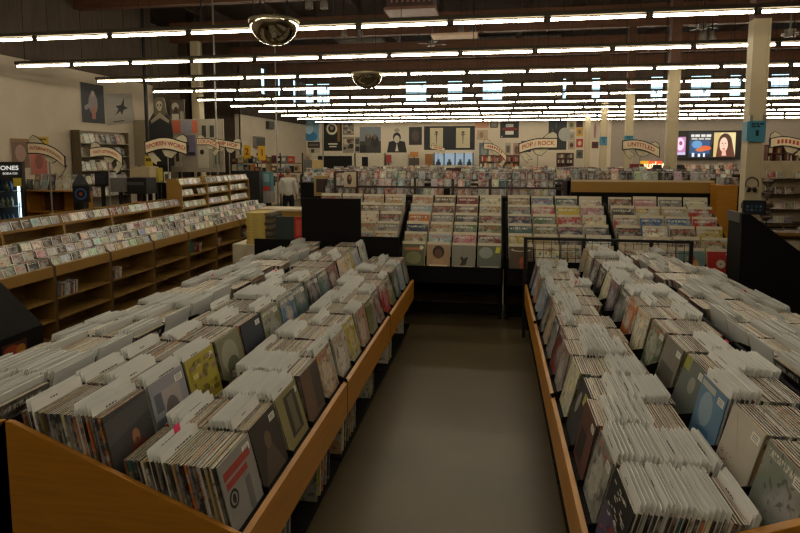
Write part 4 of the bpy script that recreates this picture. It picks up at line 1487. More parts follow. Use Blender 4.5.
MB().box(a.x, Y + .4, a.z, b.x, Y + .45, b.z, glow('lit_window', '#9fb4c4', .55)).build('lit_pane', t)
for px in (434, 444, 455, 464, 473):
    x = at(px, 160, Y).x
    MB().box(x - .03, Y, a.z - .02, x + .03, Y + .06, b.z + .04, M('green_frame', '#27403a', .5)).build('mullion', t)
for q, (px, c) in enumerate(((438, '#20303c'), (449, '#2f3a3a'), (460, '#3c4a50'), (469, '#2a3a34'))):
    x = at(px, 160, Y).x
    m = MB()
    m.box(-.12, 0, 0, .12, .1, .18, K(c))
    m.box(-.05, 0, .18, .06, .1, .32, K(c))
    tag(m.build('counter_item', loc=(x, Y + .15, a.z - .019)), 'dark object on the lit counter, %s from the aisle side' % nth(q), 'counter item')
t = thing('light_sign', 'glowing orange-red sign behind the genre banner by the second pillar', 'sign', (0, 0, 0))
Y = 19.4
a, b = at(640, 172, Y), at(662, 161, Y)
MB().box(a.x, Y, a.z, b.x, Y + .1, b.z, glow('lit_orange', '#e8481c', 1.1)).build('lit_face', t)
m = MB()
text(m, 'outlet', .3, glow('lit_white', '#ffe9b0', 1.4), (a.x + b.x) / 2 + .05, (a.z + b.z) / 2 + .03, Y - .012)
m.build('lettering', t)
MB().box(a.x, Y - .01, a.z + .22, a.x + .25, Y, b.z, glow('lit_yellow', '#d89a20', 1)).build('yellow_corner', t)
MB().box((a.x + b.x) / 2 - .03, Y + .02, 0, (a.x + b.x) / 2 + .03, Y + .08, a.z, BLACKM).build('stand', t)

# ------------------------------------------------------------------ hanging dome mirrors, fans, vents
mir = bpy.data.materials.new('dome_mirror')
mir.use_nodes = True
mb_ = mir.node_tree.nodes['Principled BSDF']
mb_.inputs['Metallic'].default_value = 1
mb_.inputs['Base Color'].default_value = (.42, .38, .30, 1)
mb_.inputs['Roughness'].default_value = .08
rimm = M('brass_rim', '#9a9072', .35, .6)
for i, (px, py, pr, Y, lab) in enumerate(((274, 22, 25, 7.2, 'large half-dome mirror hanging before the nearest lights'), (367, 74, 15.5, 11.6, 'smaller half-dome mirror hanging over the second rows of lights'))):
    c = at(px, py, Y)
    r = pr * Y / FPX / math.cos(R(YAW)) * .98
    t = thing('dome_mirror', lab, 'mirror', tuple(c))
    m = MB()
    prof = [(r * math.cos(a), -r * .95 * math.sin(a)) for a in [PI / 2 * k / 10 for k in range(11)]]
    m.lathe(prof, mir, 32)
    m.build('dome', t)
    m = MB()
    m.lathe([(r * .97, -.02), (r * 1.03, -.02), (r * 1.03, .02), (r * .97, .02), (r * .97, -.02)], rimm, 32)
    m.build('rim', t)
    MB().lathe([(.001, .03), (r * .5, .05), (r * .97, .015)], M('dome_back', '#5e5646', .6), 32).build('back_cap', t)
    for s in (-1, 1):
        MB().cyl((s * r * .6, 0, .03), (s * r * .5, 0, 6.9 - c.z + .45), .006, BLACKM, 5).build('suspension_cable', t)
for i, (px, py, Y, lab) in enumerate(((432, 44, 17, 'small white ceiling fan above the aisle'), (790, 34, 11.5, 'small white fan-like pendant right of the first pillar'), (703, 27, 15.5, 'ceiling fan above the second pillar'))):
    c = at(px, py, Y)
    t = thing('ceiling_fan', lab, 'fan', tuple(c))
    wf = M('fan_white', '#6f675c', .5)
    MB().cyl((0, 0, -.06), (0, 0, .08), .09, wf, 14).build('motor', t)
    for k in range(4):
        T = Matrix.Rotation(k * PI / 2 + .4, 4, 'Z')
        m = MB()
        bl = [.42, .15, .4][i]
        m.prism([(.08, -.03), (bl, -.05), (bl + .03, 0), (bl, .05), (.08, .03)], -.006, .004, wf, 'z', T)
        m.build('blade', t)
    MB().cyl((0, 0, .08), (0, 0, 7.38 - c.z), .014, wf, 6).build('rod', t)
for i, (px, py, Y) in enumerate(((344, 34, 15), (360, 34, 15), (309, 4, 12.2), (324, 4, 12.2), (703, 37, 14), (712, 37, 14), (461, 29, 16), (473, 29, 16))):
    c = at(px, py, Y)
    t = thing('spotlight', 'small unlit can spotlight, %s in the row under the roof' % nth(i), 'spotlight', tuple(c), 0, 'unlit spotlights under the roof')
    m = MB()
    m.lathe([(.001, .14), (.06, .13), (.085, .0), (.09, -.1), (.075, -.1), (.05, .02)], M('spot_grey', '#6d655c', .5), 14)
    m.build('can', t)
    MB().cyl((0, 0, .13), (0, 0, 7.38 - c.z), .012, BLACKM, 6).build('stem', t)
c = at(412, 12, 10.6)
t = thing('air_diffuser', 'maroon-brown louvred air diffuser above the nearest lights', 'vent', tuple(c))
vm = M('diffuser_brown', '#3b2622', .6)
MB().box(-.42, -.3, .02, .42, .3, .5, vm).build('duct_box', t)
MB().box(-.46, -.34, -.03, .46, .34, .02, M('diffuser_rim', '#6d4a3a', .6)).build('rim', t)
for k in range(8):
    x = -.34 + k * .097
    MB().box(x, -.31, .1, x + .03, -.3, .42, M('louvre', '#8d6a58', .6)).build('louvre', t)
MB().box(-.2, -.2, .5, .2, .2, 7.38 - c.z, vm).build('drop_duct', t)
c = at(455, 37, 15.35)
o = MB().box(-.6, -.3, 0, .6, .3, .05, M('skylight_paint', '#c9a88c', .6)).build('skylight_stand_in', loc=tuple(c))  # opaque hung panel; its pale paint stands in for a skylight's brightness
MBx = MB()
for sx in (-.5, .5):
    MBx.cyl((sx, 0, .05), (sx, 0, 7.38 - c.z), .01, BLACKM, 5)
MBx.build('hanger', o)
tag(o, 'pale pinkish panel painted as a bright skylight patch, high above the aisle', 'panel')

# ------------------------------------------------------------------ curved ribbon banners
rib = M('ribbon_cream', '#e6d2b0', .6, var=.08, scale=5)
rib2 = M('ribbon_yellow_grey', '#c9bea0', .6, var=.15, scale=12)  # yellowish-grey colour of the trailing ribbon folds
red = K('#b04a30')
blk = K('#1a1716')


def banner(label, px, py, Y, W, words_, size, curve, tail=1, pole=True, face=True, rz=0):
    c = at(px, py, Y)
    t = thing('genre_banner', label, 'banner', tuple(c), rz)
    hb = W * .115
    f = lambda x: W * curve(min(1.0, max(0.0, x / W + .5)))
    n = 22

    def strip(x0, x1, h, y0, y1, off=0, mt=rib):
        m = MB()
        for k in range(n):
            a, b = x0 + (x1 - x0) * k / n, x0 + (x1 - x0) * (k + 1) / n
            pa, pb = f(a) + off, f(b) + off
            m.prism([(a, pa - h), (b, pb - h), (b, pb + h), (a, pa + h)], y0, y1, mt, 'y')
        return m
    o = strip(-W / 2 - W * .03, W / 2 + W * .03, hb + W * .03, -.004, .008, mt=blk)
    # trailing folds of the ribbon, outlined in black
    e0, e1 = f(-W / 2), f(W / 2)
    s = tail
    ex, ez = (W / 2, e1) if s > 0 else (-W / 2, e0)

    def fold(pts, y, mt, grow):
        cx = sum(p[0] for p in pts) / len(pts)
        cz = sum(p[1] for p in pts) / len(pts)
        m = MB()
        m.prism([(cx + (p[0] - cx) * (1 + grow), cz + (p[1] - cz) * (1 + grow)) for p in pts], y, y + .008, mt, 'y')
        return m
    loop = [(ex, ez - hb * .6), (ex + s * hb * .2, ez + hb * .8), (ex - s * hb * .1, ez + hb * 2.2), (ex - s * hb * .9, ez + hb * 2.7), (ex - s * hb * 1.9, ez + hb * 2.3), (ex - s * hb * 3.4, ez + hb * 1.0), (ex - s * hb * 2.2, ez + hb * .6)]
    ox, oz = (-W / 2, e0) if s > 0 else (W / 2, e1)
    q = -s
    tailp = [(ox, oz - hb), (ox + s * hb * 1.2, oz - hb * 2.8), (ox + s * hb * 2.0, oz - hb * 3.4), (ox + s * hb * 2.1, oz - hb * 2.7), (ox + s * hb * 3.0, oz - hb * 2.6), (ox + s * hb * 1.6, oz - hb * 1.2), (ox + s * hb * .8, oz - hb * .5)]
    mid = [(-W * .16, f(-W * .16) - hb * .9), (-W * .05, f(0) - hb * 2.5), (W * .1, f(0) - hb * 2.9), (W * .24, f(.2 * W) - hb * 1.6), (W * .2, f(.2 * W) - hb * .9)]
    o.build('outline', t)
    strip(-W / 2, W / 2, hb, -.012, -.003).build('ribbon', t)
    for nm, pts, yy in (('ribbon_loop', loop, .02), ('ribbon_tail', tailp, .02), ('ribbon_fold', mid, .03)):
        a = fold(pts, yy, rib2, 0).build(nm, t)
        fold(pts, yy + .009, blk, .13).build('fold_outline', a)
    m = MB()
    if words_:
        text(m, words_, size, red, 0, -.0, -.016, 1.0, bend=f)
    else:
        for k in range(7):
            xk = -W * .34 + k * W * .1
            m.box(xk, -.017, f(xk) - size * .3, xk + W * .06, -.0125, f(xk) + size * .3, red)
    m.build('lettering', t)
    if pole:
        MB().cyl((0, .05, -c.z), (0, .05, 0), .011, GREY, 8).build('pole', t)
    return t


arch = lambda u: -.34 * u * u * u + .02
wave = lambda u: .10 * math.sin(u * PI * 1.5) - .06 * u
late = lambda u: -.06 - .28 * max(0, u - .35) ** 1.5 * 2
banner('cream ribbon banner with red INTERNATIONAL over the near CD shelving', 46, 149, 7.4, .58, 'INTERNATIONAL', .066, arch, tail=-1)
banner('cream ribbon banner with red EASY LISTENING by the magazine rack', 106, 153, 8.7, .58, 'EASY LISTENING', .061, lambda u: .06 * math.sin(u * 2.4) - .25 * u ** 4, tail=-1)
banner('cream ribbon banner with red SPOKEN WORD before the dark figure poster', 166, 146, 10.3, .86, 'SPOKEN WORD', .115, lambda u: .07 * math.sin((u - .1) * PI * 1.4) - .01, tail=1)
banner('cream ribbon banner reading LOUNGE, overlapping another beside it', 208, 143, 11.6, .50, 'LOUNGE', .11, lambda u: .05 - .3 * max(0, u - .55) ** 1.3 * 2, tail=-1)
banner('cream ribbon banner reading HIP HOP, partly behind the LOUNGE one', 228, 143, 12.0, .58, 'HIP HOP', .12, lambda u: .03 - .17 * u, tail=1)
banner('faded curved ribbon banner near the black poster with red bar', 495, 148, 19.0, .72, None, .12, lambda u: .08 - .55 * u ** 2.6, tail=-1)
banner('cream ribbon banner with red POP / ROCK right of the aisle', 538, 147, 15.4, .95, 'POP / ROCK', .15, lambda u: .14 * math.sin(min(u, .6) * 2.6) - .04, tail=1)
banner('cream ribbon banner with red UNTITLED beside the second pillar', 641, 146, 12.4, .70, 'UNTITLED', .115, lambda u: .12 * math.sin((u + .05) * PI * .95) - .2 * u, tail=1)
banner('small cream ribbon banner low under the black board', 438, 148, 24, .55, None, .12, lambda u: .05 - .2 * u * u, tail=-1)
banner('pale ribbon banner at the far right above the bookcases', 790, 143, 13.5, .75, None, .14, lambda u: .05 * math.sin(u * 5), tail=-1)
for i, (px, py, Y, d) in enumerate(((247, 152, 18.0, '2'), (262, 153, 17.0, '1'))):
    c = at(px, py, Y)
    t = thing('register_sign', 'yellow till number sign reading %s' % d if i == 0 else 'yellow till sign turned half away, beside the number two', 'sign', tuple(c), R(0 if i == 0 else 55))
    MB().box(-.13, 0, -.22, .13, .03, .22, K('#c99a1e')).build('panel', t, bevel=.004)
    m = MB()
    text(m, d, .3, K('#6a1a10'), 0, .0, -.004)
    m.build('numeral', t)
    MB().cyl((0, .04, -c.z), (0, .04, 0), .015, GREY, 8).build('pole', t)

# ------------------------------------------------------------------ signs on the pillars
blue = K('#3f7f96')
for i, (pi_, py0, py1) in enumerate(((0, 121, 142), (2, 135, 144), (3, 136, 145))):
    Y, x = PIL[pi_]
    Yf = Y - .115
    z1, z0 = at(752, py0, Yf).z, at(752, py1, Yf).z
    hw = .11
    t = thing('pillar_sign', 'blue sign with a dark mark on the %s pillar' % ['first', 'third', 'fourth'][i], 'sign', (x, Yf, (z0 + z1) / 2))
    h = (z1 - z0) / 2
    MB().box(-hw, -.02, -h, hw, 0, h, blue).build('front_panel', t, bevel=.003)
    MB().box(-hw - .02, -.01, -h * .9, -hw - .002, .14, h * .95, blue).build('side_panel', t)
    m = MB()
    for zz, wds in ((h * .62, (.05, .035, .05)), (h * .38, (.06, .04))):
        xx = -.08
        for wd in wds:
            m.box(xx, -.024, zz, xx + wd, -.02, zz + .03 * h / .17, K('#16323e'))
            xx += wd + .012
    m.build('lettering', t)
    m = MB()
    m.prism([(-.022, h * .1), (.022, h * .1), (.016, -h * .45), (-.016, -h * .45)], -.024, -.02, K('#101a20'), 'y')
    m.build('mark', t)
    if i == 0:
        m = MB()
        for sx in (-.09, .09):
            m.box(sx - .02, -.03, h, sx + .02, 0, h + .08, GREY)
        m.build('clip', t)
# headphones on the first pillar
Y, x = PIL[0]
c = at(752, 184, Y - .13)
t = thing('headphones', 'over-ear headphones hung on the first pillar', 'headphones', tuple(c))
m = MB()
pts = [(.085 * math.cos(a), 0, .095 * math.sin(a)) for a in [PI * (-.15 + 1.3 * k / 16) for k in range(17)]]
m.path(pts, .008, M('headband', '#4a4138', .4), 8)
m.build('headband', t)
for s in (-1, 1):
    MB().cyl((s * .055, 0, -.075), (s * .022, 0, -.088), .038, BLACKM, 16).build('ear_cup', t)
MB().cyl((0, 0, .09), (0, .03, .1), .008, GREY, 8).build('hook', t)
c = at(754, 207.5, 8.55)
t = thing('listening_screen', 'dark listening-station tablet mounted on the first pillar', 'tablet', tuple(c), R(0))
MB().box(-.15, -.02, -.1, .15, .02, .1, BLACKM).build('casing', t, bevel=.012)
m = MB()
art(m, .25, .16, [('r', 0, 0, 1, 1, '#121a2a')] + [('r', .08 + .22 * (k % 4), .2 + .3 * (k // 4), .2 + .22 * (k % 4), .38 + .3 * (k // 4), ['#3a4f66', '#546a7c', '#2c4a5a'][k % 3]) for k in range(8)], y=-.021, x0=-.125, z0=-.08)
m.build('display', t)
m = MB()
m.box(-.03, .02, -.04, .03, .345, .04, BLACKM)
m.build('bracket', t)
c = at(768, 198, 8.9)
t = thing('feather_boa', 'mottled brown boa hanging beside the tablet', 'boa', tuple(c))
m = MB()
rnd = random.Random(3)
for k in range(46):
    z = .27 - .6 * k / 46
    wd = .05 + .035 * math.sin(k * .5)
    m.ell((rnd.uniform(-.015, .015), rnd.uniform(-.015, .015), z), wd, wd * .8, .028, K(rnd.choice(['#5a4a3c', '#8d7c68', '#3a2e26'])), 8, 4)
m.build('boa_body', t)
MB().cyl((0, 0, .28), (0, 0, -c.z), .008, BLACKM, 6).build('stand', t)
for i, (px, lab) in enumerate(((657, 'black broad hat on a stand left of the second pillar'), (680, 'black broad hat on a stand right of the second pillar'))):
    c = at(px, 169, 14.4)
    t = thing('hat', lab, 'hat', tuple(c))
    m = MB()
    m.lathe([(.001, .1), (.09, .1), (.11, .02), (.24, -.03), (.25, -.02), (.12, .0)], M('black_felt', '#151316', .8), 20)
    m.build('brim', t)
    MB().cyl((0, 0, .09), (0, 0, -c.z), .012, BLACKM, 6).build('stand', t)

# ------------------------------------------------------------------ left wall and the clutter in front of it
def wallposter(px0, py0, px1, py1, label, shapes, name='poster', tilt=0, X=-10.48):
    a, b = atx(px0, py1, X), atx(px1, py0, X)
    za = (atx(px0, py1, X).z + atx(px1, py1, X).z) / 2
    W, H = b.y - a.y, b.z - za
    m = MB().box(-W / 2, 0, 0, W / 2, .015, H, WHITE)
    art(m, W, H, shapes, x0=-W / 2, y=-.004, step=.003)
    return tag(m.build(name, loc=(X + .004, (a.y + b.y) / 2, za), rot=(0, tilt, PI / 2)), label, 'poster')


wallposter(82, 86, 103, 123, 'tall dark poster of a pale figure, high on the left wall', [bg('#26242a'), ('e', .5, .5, .2, .28, '#8d7f7c'), ('e', .5, .75, .08, .08, '#b09a90'), ('r', .42, .1, .58, .4, '#a86a5c'), ('p', [(.1, .4), (.4, .55), (.45, .45), (.15, .3)], '#8d8488')])
wallposter(107, 96, 134, 124, 'white poster with a black splash, leaning on the left wall', [bg('#a59c8d'), ('p', [(.3, .3), (.45, .5), (.35, .6), (.55, .62), (.7, .85), (.66, .58), (.8, .5), (.62, .45), (.55, .28), (.5, .42)], '#181616'), ('r', .2, .08, .6, .12, '#4b4640')], tilt=R(-8))
wallposter(12, 139, 28, 168, 'brown and pink poster near the drinks fridge', [bg('#7a5c48'), ('e', .5, .5, .3, .3, '#a88478'), ('r', 0, .88, 1, 1, '#8d6a4a')])
wallposter(31, 150, 46, 174, 'salmon pink poster behind the INTERNATIONAL banner', [bg('#b5685a'), ('e', .5, .5, .25, .3, '#8d5448')])
wallposter(37, 137, 48, 146, 'yellow sheet behind the INTERNATIONAL banner', [bg('#c9a624'), ('r', .2, .6, .8, .8, '#5c4a1c')])
wallposter(73, 144, 80.5, 153.5, 'small dark red square card on the left wall', [bg('#8c2a1c')])

# drinks fridge
Yf = 10.2
c0, c1 = at(-16, 162, Yf), at(21.5, 162, Yf)
W = c1.x - c0.x
W = .86
fr = R(38)
c0 = Vector((c1.x - W * math.cos(fr), Yf - W * math.sin(fr), 0))
t = thing('drinks_fridge', 'black glass-door drinks fridge with lit bottle shelves by the left wall', 'fridge', (c0.x, c0.y, 0), fr)
H = c1.z
m = MB()
m.box(0, 0, 0, .04, .6, H, BLACKM).box(W - .04, 0, 0, W, .6, H, BLACKM).box(0, .56, 0, W, .6, H, BLACKM).box(0, 0, H - .04, W, .6, H, BLACKM).box(0, 0, 0, W, .6, .3, BLACKM)
m.build('cabinet', t)
zh = at(10, 177, Yf).z
MB().box(0, -.02, zh, W, .0, H, K('#0c0c0c')).build('header_board', t)
m = MB()
lx = W * .74
text(m, 'JONES', .12, glow('lit_letters', '#e8e4dc', .7), lx, (zh + H) / 2 + .03, -.024)
text(m, 'SODA CO', .055, glow('lit_letters', '#e8e4dc', .7), lx + .02, (zh + H) / 2 - .08, -.024)
m.build('lettering', t)
MB().box(W - .11, .1, .4, W - .05, .5, zh - .05, glow('fridge_lamp', '#d8f0ff', 2.2)).build('lamp_strip', t)
for z in (.6, .95, 1.3, 1.62):
    MB().box(.05, .05, z - .012, W - .05, .5, z, GREY).build('shelf', t)
MB().box(.04, -.005, .3, W - .04, .003, zh, M('fridge_glass', '#202628', .05, var=0, alpha=1)).build('door', t) if 0 else None
m = MB()
for q in ((0, .3, .05, zh), (W - .05, .3, W, zh), (0, .3, W, .36), (0, zh - .05, W, zh)):
    m.box(q[0], -.02, q[1], q[2], -.001, q[3], BLACKM)
dr = m.build('door', t)
MB().box(W - .09, -.05, .9, W - .07, -.02, 1.4, GREY).build('handle', dr)
MB().box(.05, -.012, .36, W - .05, -.008, zh - .05, glass_m).build('pane', dr)
MB().box(W - .16, -.028, 1.72, W - .02, -.022, zh - .02, K('#c9b02c')).build('yellow_notice', t)
rnd = random.Random(6)
for i, z in enumerate((.6, .95, 1.3, 1.62)):
    for j in range(8):
        m = MB()
        gm = K(rnd.choice(['#5a2c1c', '#2f5a3a', '#8c7a2c', '#3a4f7a', '#a8a090']))
        m.lathe([(.001, 0), (.03, 0), (.03, .13), (.012, .17), (.012, .2), (.001, .2)], gm, 10)
        tag(m.build('bottle', loc=(c0.x + math.cos(fr) * (.1 + j * (W - .32) / 7) - math.sin(fr) * .12, c0.y + math.sin(fr) * (.1 + j * (W - .32) / 7) + math.cos(fr) * .12, z + .001)), 'bottle %s along the %s shelf of the drinks fridge' % (nth(j), ['lowest', 'second', 'third', 'top'][i]), 'bottle', 'bottles in the drinks fridge')
# magazine stand of orange wood beside the fridge
Ym = 10.9
a, b = at(23, 190, Ym), at(76, 190, Ym)
t = thing('magazine_stand', 'orange wooden magazine stand between the fridge and the wall rack', 'stand', (a.x, Ym, 0))
W = b.x - a.x
m = MB()
MB().box(0, .02, 0, .03, .5, a.z, WOOD).build('side_panel', t)
MB().box(W - .03, .02, 0, W, .5, a.z, WOOD).build('side_panel', t)
MB().box(.03, .46, 0, W - .03, .5, a.z, WOOD).build('back_panel', t)
MB().box(0, 0, a.z - .03, W, .5, a.z, WOODE).build('stand_top', t)
MB().box(.03, .04, 1.1, W - .03, .46, 1.13, WOOD).build('shelf', t)
MB().box(.25, .3, 1.13, .62, .45, a.z - .08, K('#4a2c1c')).build('opening_shade_block', t)  # dark brown block added to imitate the shade in the stand's opening
MB().box(.0, .2, a.z + .0, W, .22, a.z + .1, WOOD).build('ledge', t)
rnd = random.Random(9)
for i in range(2):
    for j in range(7):
        cn = rnd.choice(['grey', 'cream', 'pink', 'dark grey', 'pale blue', 'white', 'tan'])
        m = MB()
        slab(m, .155, .23, .012, ART[rnd.randint(0, 2)], EDGE)
        tag(m.build('magazine', loc=(a.x + .1 + j * (W - .2) / 6, Ym + .05 + .24 * i, a.z + .001 + i * .105), rot=(R(-12), 0, 0), color=jit(PALD[cn], rnd)), '%s magazine, %s in the %s row on the orange stand' % (cn, nth(j), ['front', 'back'][i]), 'magazine', 'magazines on the orange stand')
# tall wall rack with magazines
Xr = -10.2
a, b = atx(83, 200, Xr), atx(128, 124, Xr)
t = thing('wall_rack', 'tall beige magazine rack against the left wall', 'rack', (Xr, a.y, 0))
L_ = b.y - a.y
H = 2.98
for y in (0, L_ - .03):
    MB().box(-.24, y, 0, 0, y + .03, H, M('rack_upright', '#5f5138', .5)).build('upright', t)
MB().box(-.25, 0, .6, -.22, L_, H, M('rack_back', '#7f735c', .6)).build('back_panel', t)
rnd = random.Random(31)
for i, z in enumerate((1.28, 1.62, 1.96, 2.32, 2.66)):
    MB().box(-.22, .03, z - .02, .02, L_ - .03, z, M('rack_shelf_beige', '#8d7f62', .5)).build('shelf', t)
    for j in range(9):
        if rnd.random() < .07:
            continue
        cn = rnd.choice(['grey', 'dark grey', 'brown', 'cream', 'pink', 'black', 'tan', 'white'])
        m = MB()
        h = rnd.uniform(.2, .28)
        slab(m, .19, h, .012, ART[rnd.randint(0, 2)], EDGE)
        tag(m.build('magazine', loc=(Xr - .05, a.y + .14 + j * (L_ - .28) / 8, z + .001), rot=(R(-14), 0, PI / 2), color=jit(PALD[cn], rnd)), '%s magazine, %s along the %s shelf of the tall beige rack' % (cn, nth(j), ['lowest', 'second', 'middle', 'fourth', 'top'][i]), 'magazine', 'magazines in the tall beige rack')


def bxt(name, label, cat, px0, py0, px1, py1, Y, depth, colr, stand=True, shapes=None, rz=0, leg='#1a1716', bevel=.005, group=None):
    """an upright object seen between two survey points, with a stand or base reaching the floor"""
    a, b = at(px0, py1, Y), at(px1, py0, Y)
    W, H = b.x - a.x, b.z - a.z
    t = thing(name, label, cat, ((a.x + b.x) / 2, Y, a.z), rz, group)
    MB().box(-W / 2, 0, 0, W / 2, depth, H, K(colr)).build('body', t, bevel=bevel)
    if shapes:
        m = MB()
        art(m, W, H, shapes, x0=-W / 2, y=-.004, step=.003)
        m.build('printed_face', t)
    if stand:
        m = MB()
        hw = min(W * .12, .04)
        m.box(-hw, depth * .3, -a.z, hw, depth * .3 + .05, -.0, K(leg))
        m.box(-hw, -.05, -a.z, hw, depth + .1, -a.z + .03, K(leg))
        m.build('stand', t)
    return t


bxt('partition_board', 'plain grey-beige partition board behind the SPOKEN WORD banner', 'partition', 128, 120, 147, 166, 15.4, .05, '#9a8d74')
bxt('poster_screen', 'free-standing screen with orange and grey posters behind the LOUNGE banner', 'screen', 172, 119, 223, 172, 14.6, .05, '#a29684', shapes=[
    ('r', .02, .74, .2, .98, '#c4674a'), ('r', .2, .74, .42, .98, '#8d8890'), ('r', .42, .74, .52, .98, '#c4674a'), ('r', .55, .6, .98, .95, '#a59c88'), ('r', .6, .66, .68, .88, '#3a3630'), ('r', .75, .66, .83, .88, '#3a3630'), ('r', .28, .3, .48, .7, '#6d6678'), ('r', .3, .32, .46, .38, '#2a2830'),
    ('r', .05, .1, .22, .7, '#b0a68f'), ('r', .1, .2, .16, .6, '#37322c'), ('r', .52, .08, .74, .5, '#b9ae98'), ('e', .6, .38, .04, .05, '#2a2622'), ('r', .8, .08, .97, .5, '#8d8474'), ('r', .84, .15, .93, .42, '#4a5448')], rz=R(0))
# tall cut-out figure in a dark robe
c = at(162, 166, 13.6)
t = thing('cutout_figure', 'tall cut-out of a hooded dark-robed figure with a pale skull-like face', 'cutout', (c.x, 13.6, c.z))
zt = at(162, 97, 13.6).z - c.z
m = MB()
m.prism([(-.34, 0), (.34, 0), (.33, zt * .45), (.30, zt * .66), (.18, zt * .78), (-.18, zt * .78), (-.32, zt * .66), (-.33, zt * .4)], 0, .03, K('#1d1c1e'), 'y')
m.build('robe', t)
m = MB()
m.prism([(-.17, zt * .74), (.17, zt * .74), (.16, zt * .93), (.08, zt), (-.08, zt), (-.16, zt * .93)], -.01, .035, K('#57503c'), 'y')
m.build('hood', t)
m = MB()
m.add([(.1 * math.cos(k * PI / 8) * (1 if math.sin(k * PI / 8) > 0 else .75), -.014, zt * .87 + .13 * math.sin(k * PI / 8)) for k in range(16)], [tuple(range(16))], K('#a89c84'))
for x, z, r in ((-.04, .02, .025), (.04, .02, .025), (0, -.035, .014)):
    m.add([(x + r * math.cos(k * PI / 5), -.018, zt * .87 + z + r * math.sin(k * PI / 5)) for k in range(10)], [tuple(range(10))], K('#171514'))
m.build('face', t)
m = MB()
m.prism([(-.26, zt * .66), (0, zt * .78), (.26, zt * .66), (.24, zt * .62), (0, zt * .7), (-.24, zt * .62)], -.012, 0, K('#8d8068'), 'y')
m.build('collar', t)
MB().box(-.2, .04, -c.z, .2, .08, 0, BLACKM).build('stand', t)
bxt('cutout_figure', 'smaller pale cut-out of a person beside the dark-robed figure', 'cutout', 171, 99, 184, 124, 16.2, .03, '#5f564a', shapes=[('e', .35, .7, .25, .16, '#bdb3a4'), ('e', .4, .55, .14, .14, '#4a3a30'), ('r', .1, 0, .6, .4, '#cfc6b4'), ('r', .7, 0, .95, .5, '#b0a590')])
# equipment and boards
rows = [
    ('carton', 'large cream board box behind the black table', 'box', 131, 167, 149, 184, 12.6, .4, '#b3a07f'),
    ('printer', 'black printer on the counter by the tall beige rack', 'printer', 124, 178, 146, 194, 12.0, .4, '#1c1b1b'),
    ('plastic_bin', 'grey translucent bin left of the black printer', 'bin', 110, 178, 124, 192, 11.9, .35, '#6d6a66'),
    ('small_monitor', 'dark monitor standing left of the cream board box', 'monitor', 95, 172, 107, 186, 12.2, .1, '#1a1a1c'),
    ('round_sign', 'dark board with a blue ring emblem beside the magazine stand', 'sign', 73, 186, 89, 202, 10.6, .04, '#14151a'),
    ('pyramid_display', 'dark pointed display behind the ring emblem board', 'display', 72, 172, 88, 186, 11.0, .2, '#1b1a1e'),
    ('photo_frame', 'small white framed picture on the black table', 'frame', 164, 172, 170, 183, 12.8, .04, '#c9c2b2'),
    ('yellow_tub', 'yellow figure-like tub beside the cream board box', 'tub', 150, 168, 158, 182, 12.9, .2, '#b09a28'),
    ('yellow_card', 'yellow printed card left of the dark-robed cut-out', 'card', 145, 156, 152, 167, 13.2, .03, '#b8a030'),
    ('yellow_carton', 'yellow carton above the two-tier CD rack', 'carton', 200, 176, 208, 184, 12.6, .2, '#c4a41c'),
    ('black_counter', 'long black counter behind the two-tier CD racks', 'counter', 232, 171, 259, 205, 15.2, .25, '#141315'),
    ('till_monitor', 'dark till monitor right of the teal stand', 'monitor', 264, 176, 274, 186, 17.4, .1, '#15161a'),
    ('teal_stand', 'teal and red card stand between the counter and the shopper', 'stand', 262, 172, 271, 192, 15.8, .2, '#4f7a80'),
    ('grey_bin', 'pale grey waste bin beside the black counter', 'bin', 262, 192, 271, 203, 15.6, .3, '#8d8880'),
    ('speaker', 'small dark loudspeaker mounted high on the far left wall', 'speaker', 266, 122, 271, 129, 24, .2, '#3a3734'),
    ('wall_clock_box', 'grey electrical box on the far left wall above the yellow sign', 'box', 253, 137, 262, 147, 23, .1, '#857d70'),
    ('black_table', 'black table carrying the framed picture', 'table', 148, 183, 176, 186, 12.7, .5, '#161516'),
    ('red_helmet', 'round red object before the printer', 'ball', 135, 199, 145, 206, 11.6, .15, '#9c3020'),
    ('file_rack', 'white and black file rack right of the shopper', 'rack', 298, 176, 311, 196, 19.6, .3, '#b8ad98'),
    ('grey_drum', 'grey drum-like box on the rack beyond the shopper', 'box', 304, 160, 312, 172, 20.5, .3, '#5b5a58'),
    ('tan_carton', 'tan carton beside the grey drum-like box', 'carton', 312, 160, 321, 171, 20.5, .3, '#b39a64'),
    ('wooden_frame_box', 'wooden framed box at the end of the dark film rack', 'box', 314, 176, 327, 196, 13.2, .3, '#8d7448'),
    ('pinboard_card', 'printed portrait card hanging on the rail frame', 'card', 344, 172, 356, 187, 11.50, .02, '#b8a68a'),
]
SHP = {'round_sign': [('e', .5, .5, .36, .36, '#3a5a8c'), ('e', .5, .5, .26, .26, '#14151a'), ('e', .5, .5, .1, .1, '#b0442c')], 'pinboard_card': [('e', .45, .5, .2, .35, '#3a2c24'), ('e', .5, .62, .12, .14, '#8d6a50')],
       'photo_frame': [('r', .2, .2, .8, .8, '#4a4640')], 'teal_stand': [('r', .1, .05, .9, .3, '#a83a30'), ('r', .2, .5, .8, .9, '#7fa0a4')], 'file_rack': [('r', .1, .55, .9, .7, '#1c1b1b'), ('r', .1, .15, .45, .4, '#1c1b1b')],
       'wooden_frame_box': [('r', .18, .18, .82, .85, '#2a2018')], 'printer': [('r', .1, .55, .9, .75, '#4a4846')], 'till_monitor': [('r', .08, .12, .92, .92, '#232a33')], 'small_monitor': [('r', .08, .12, .92, .92, '#2b3038')],
       'yellow_card': [('r', .15, .5, .85, .8, '#5c4a14')]}
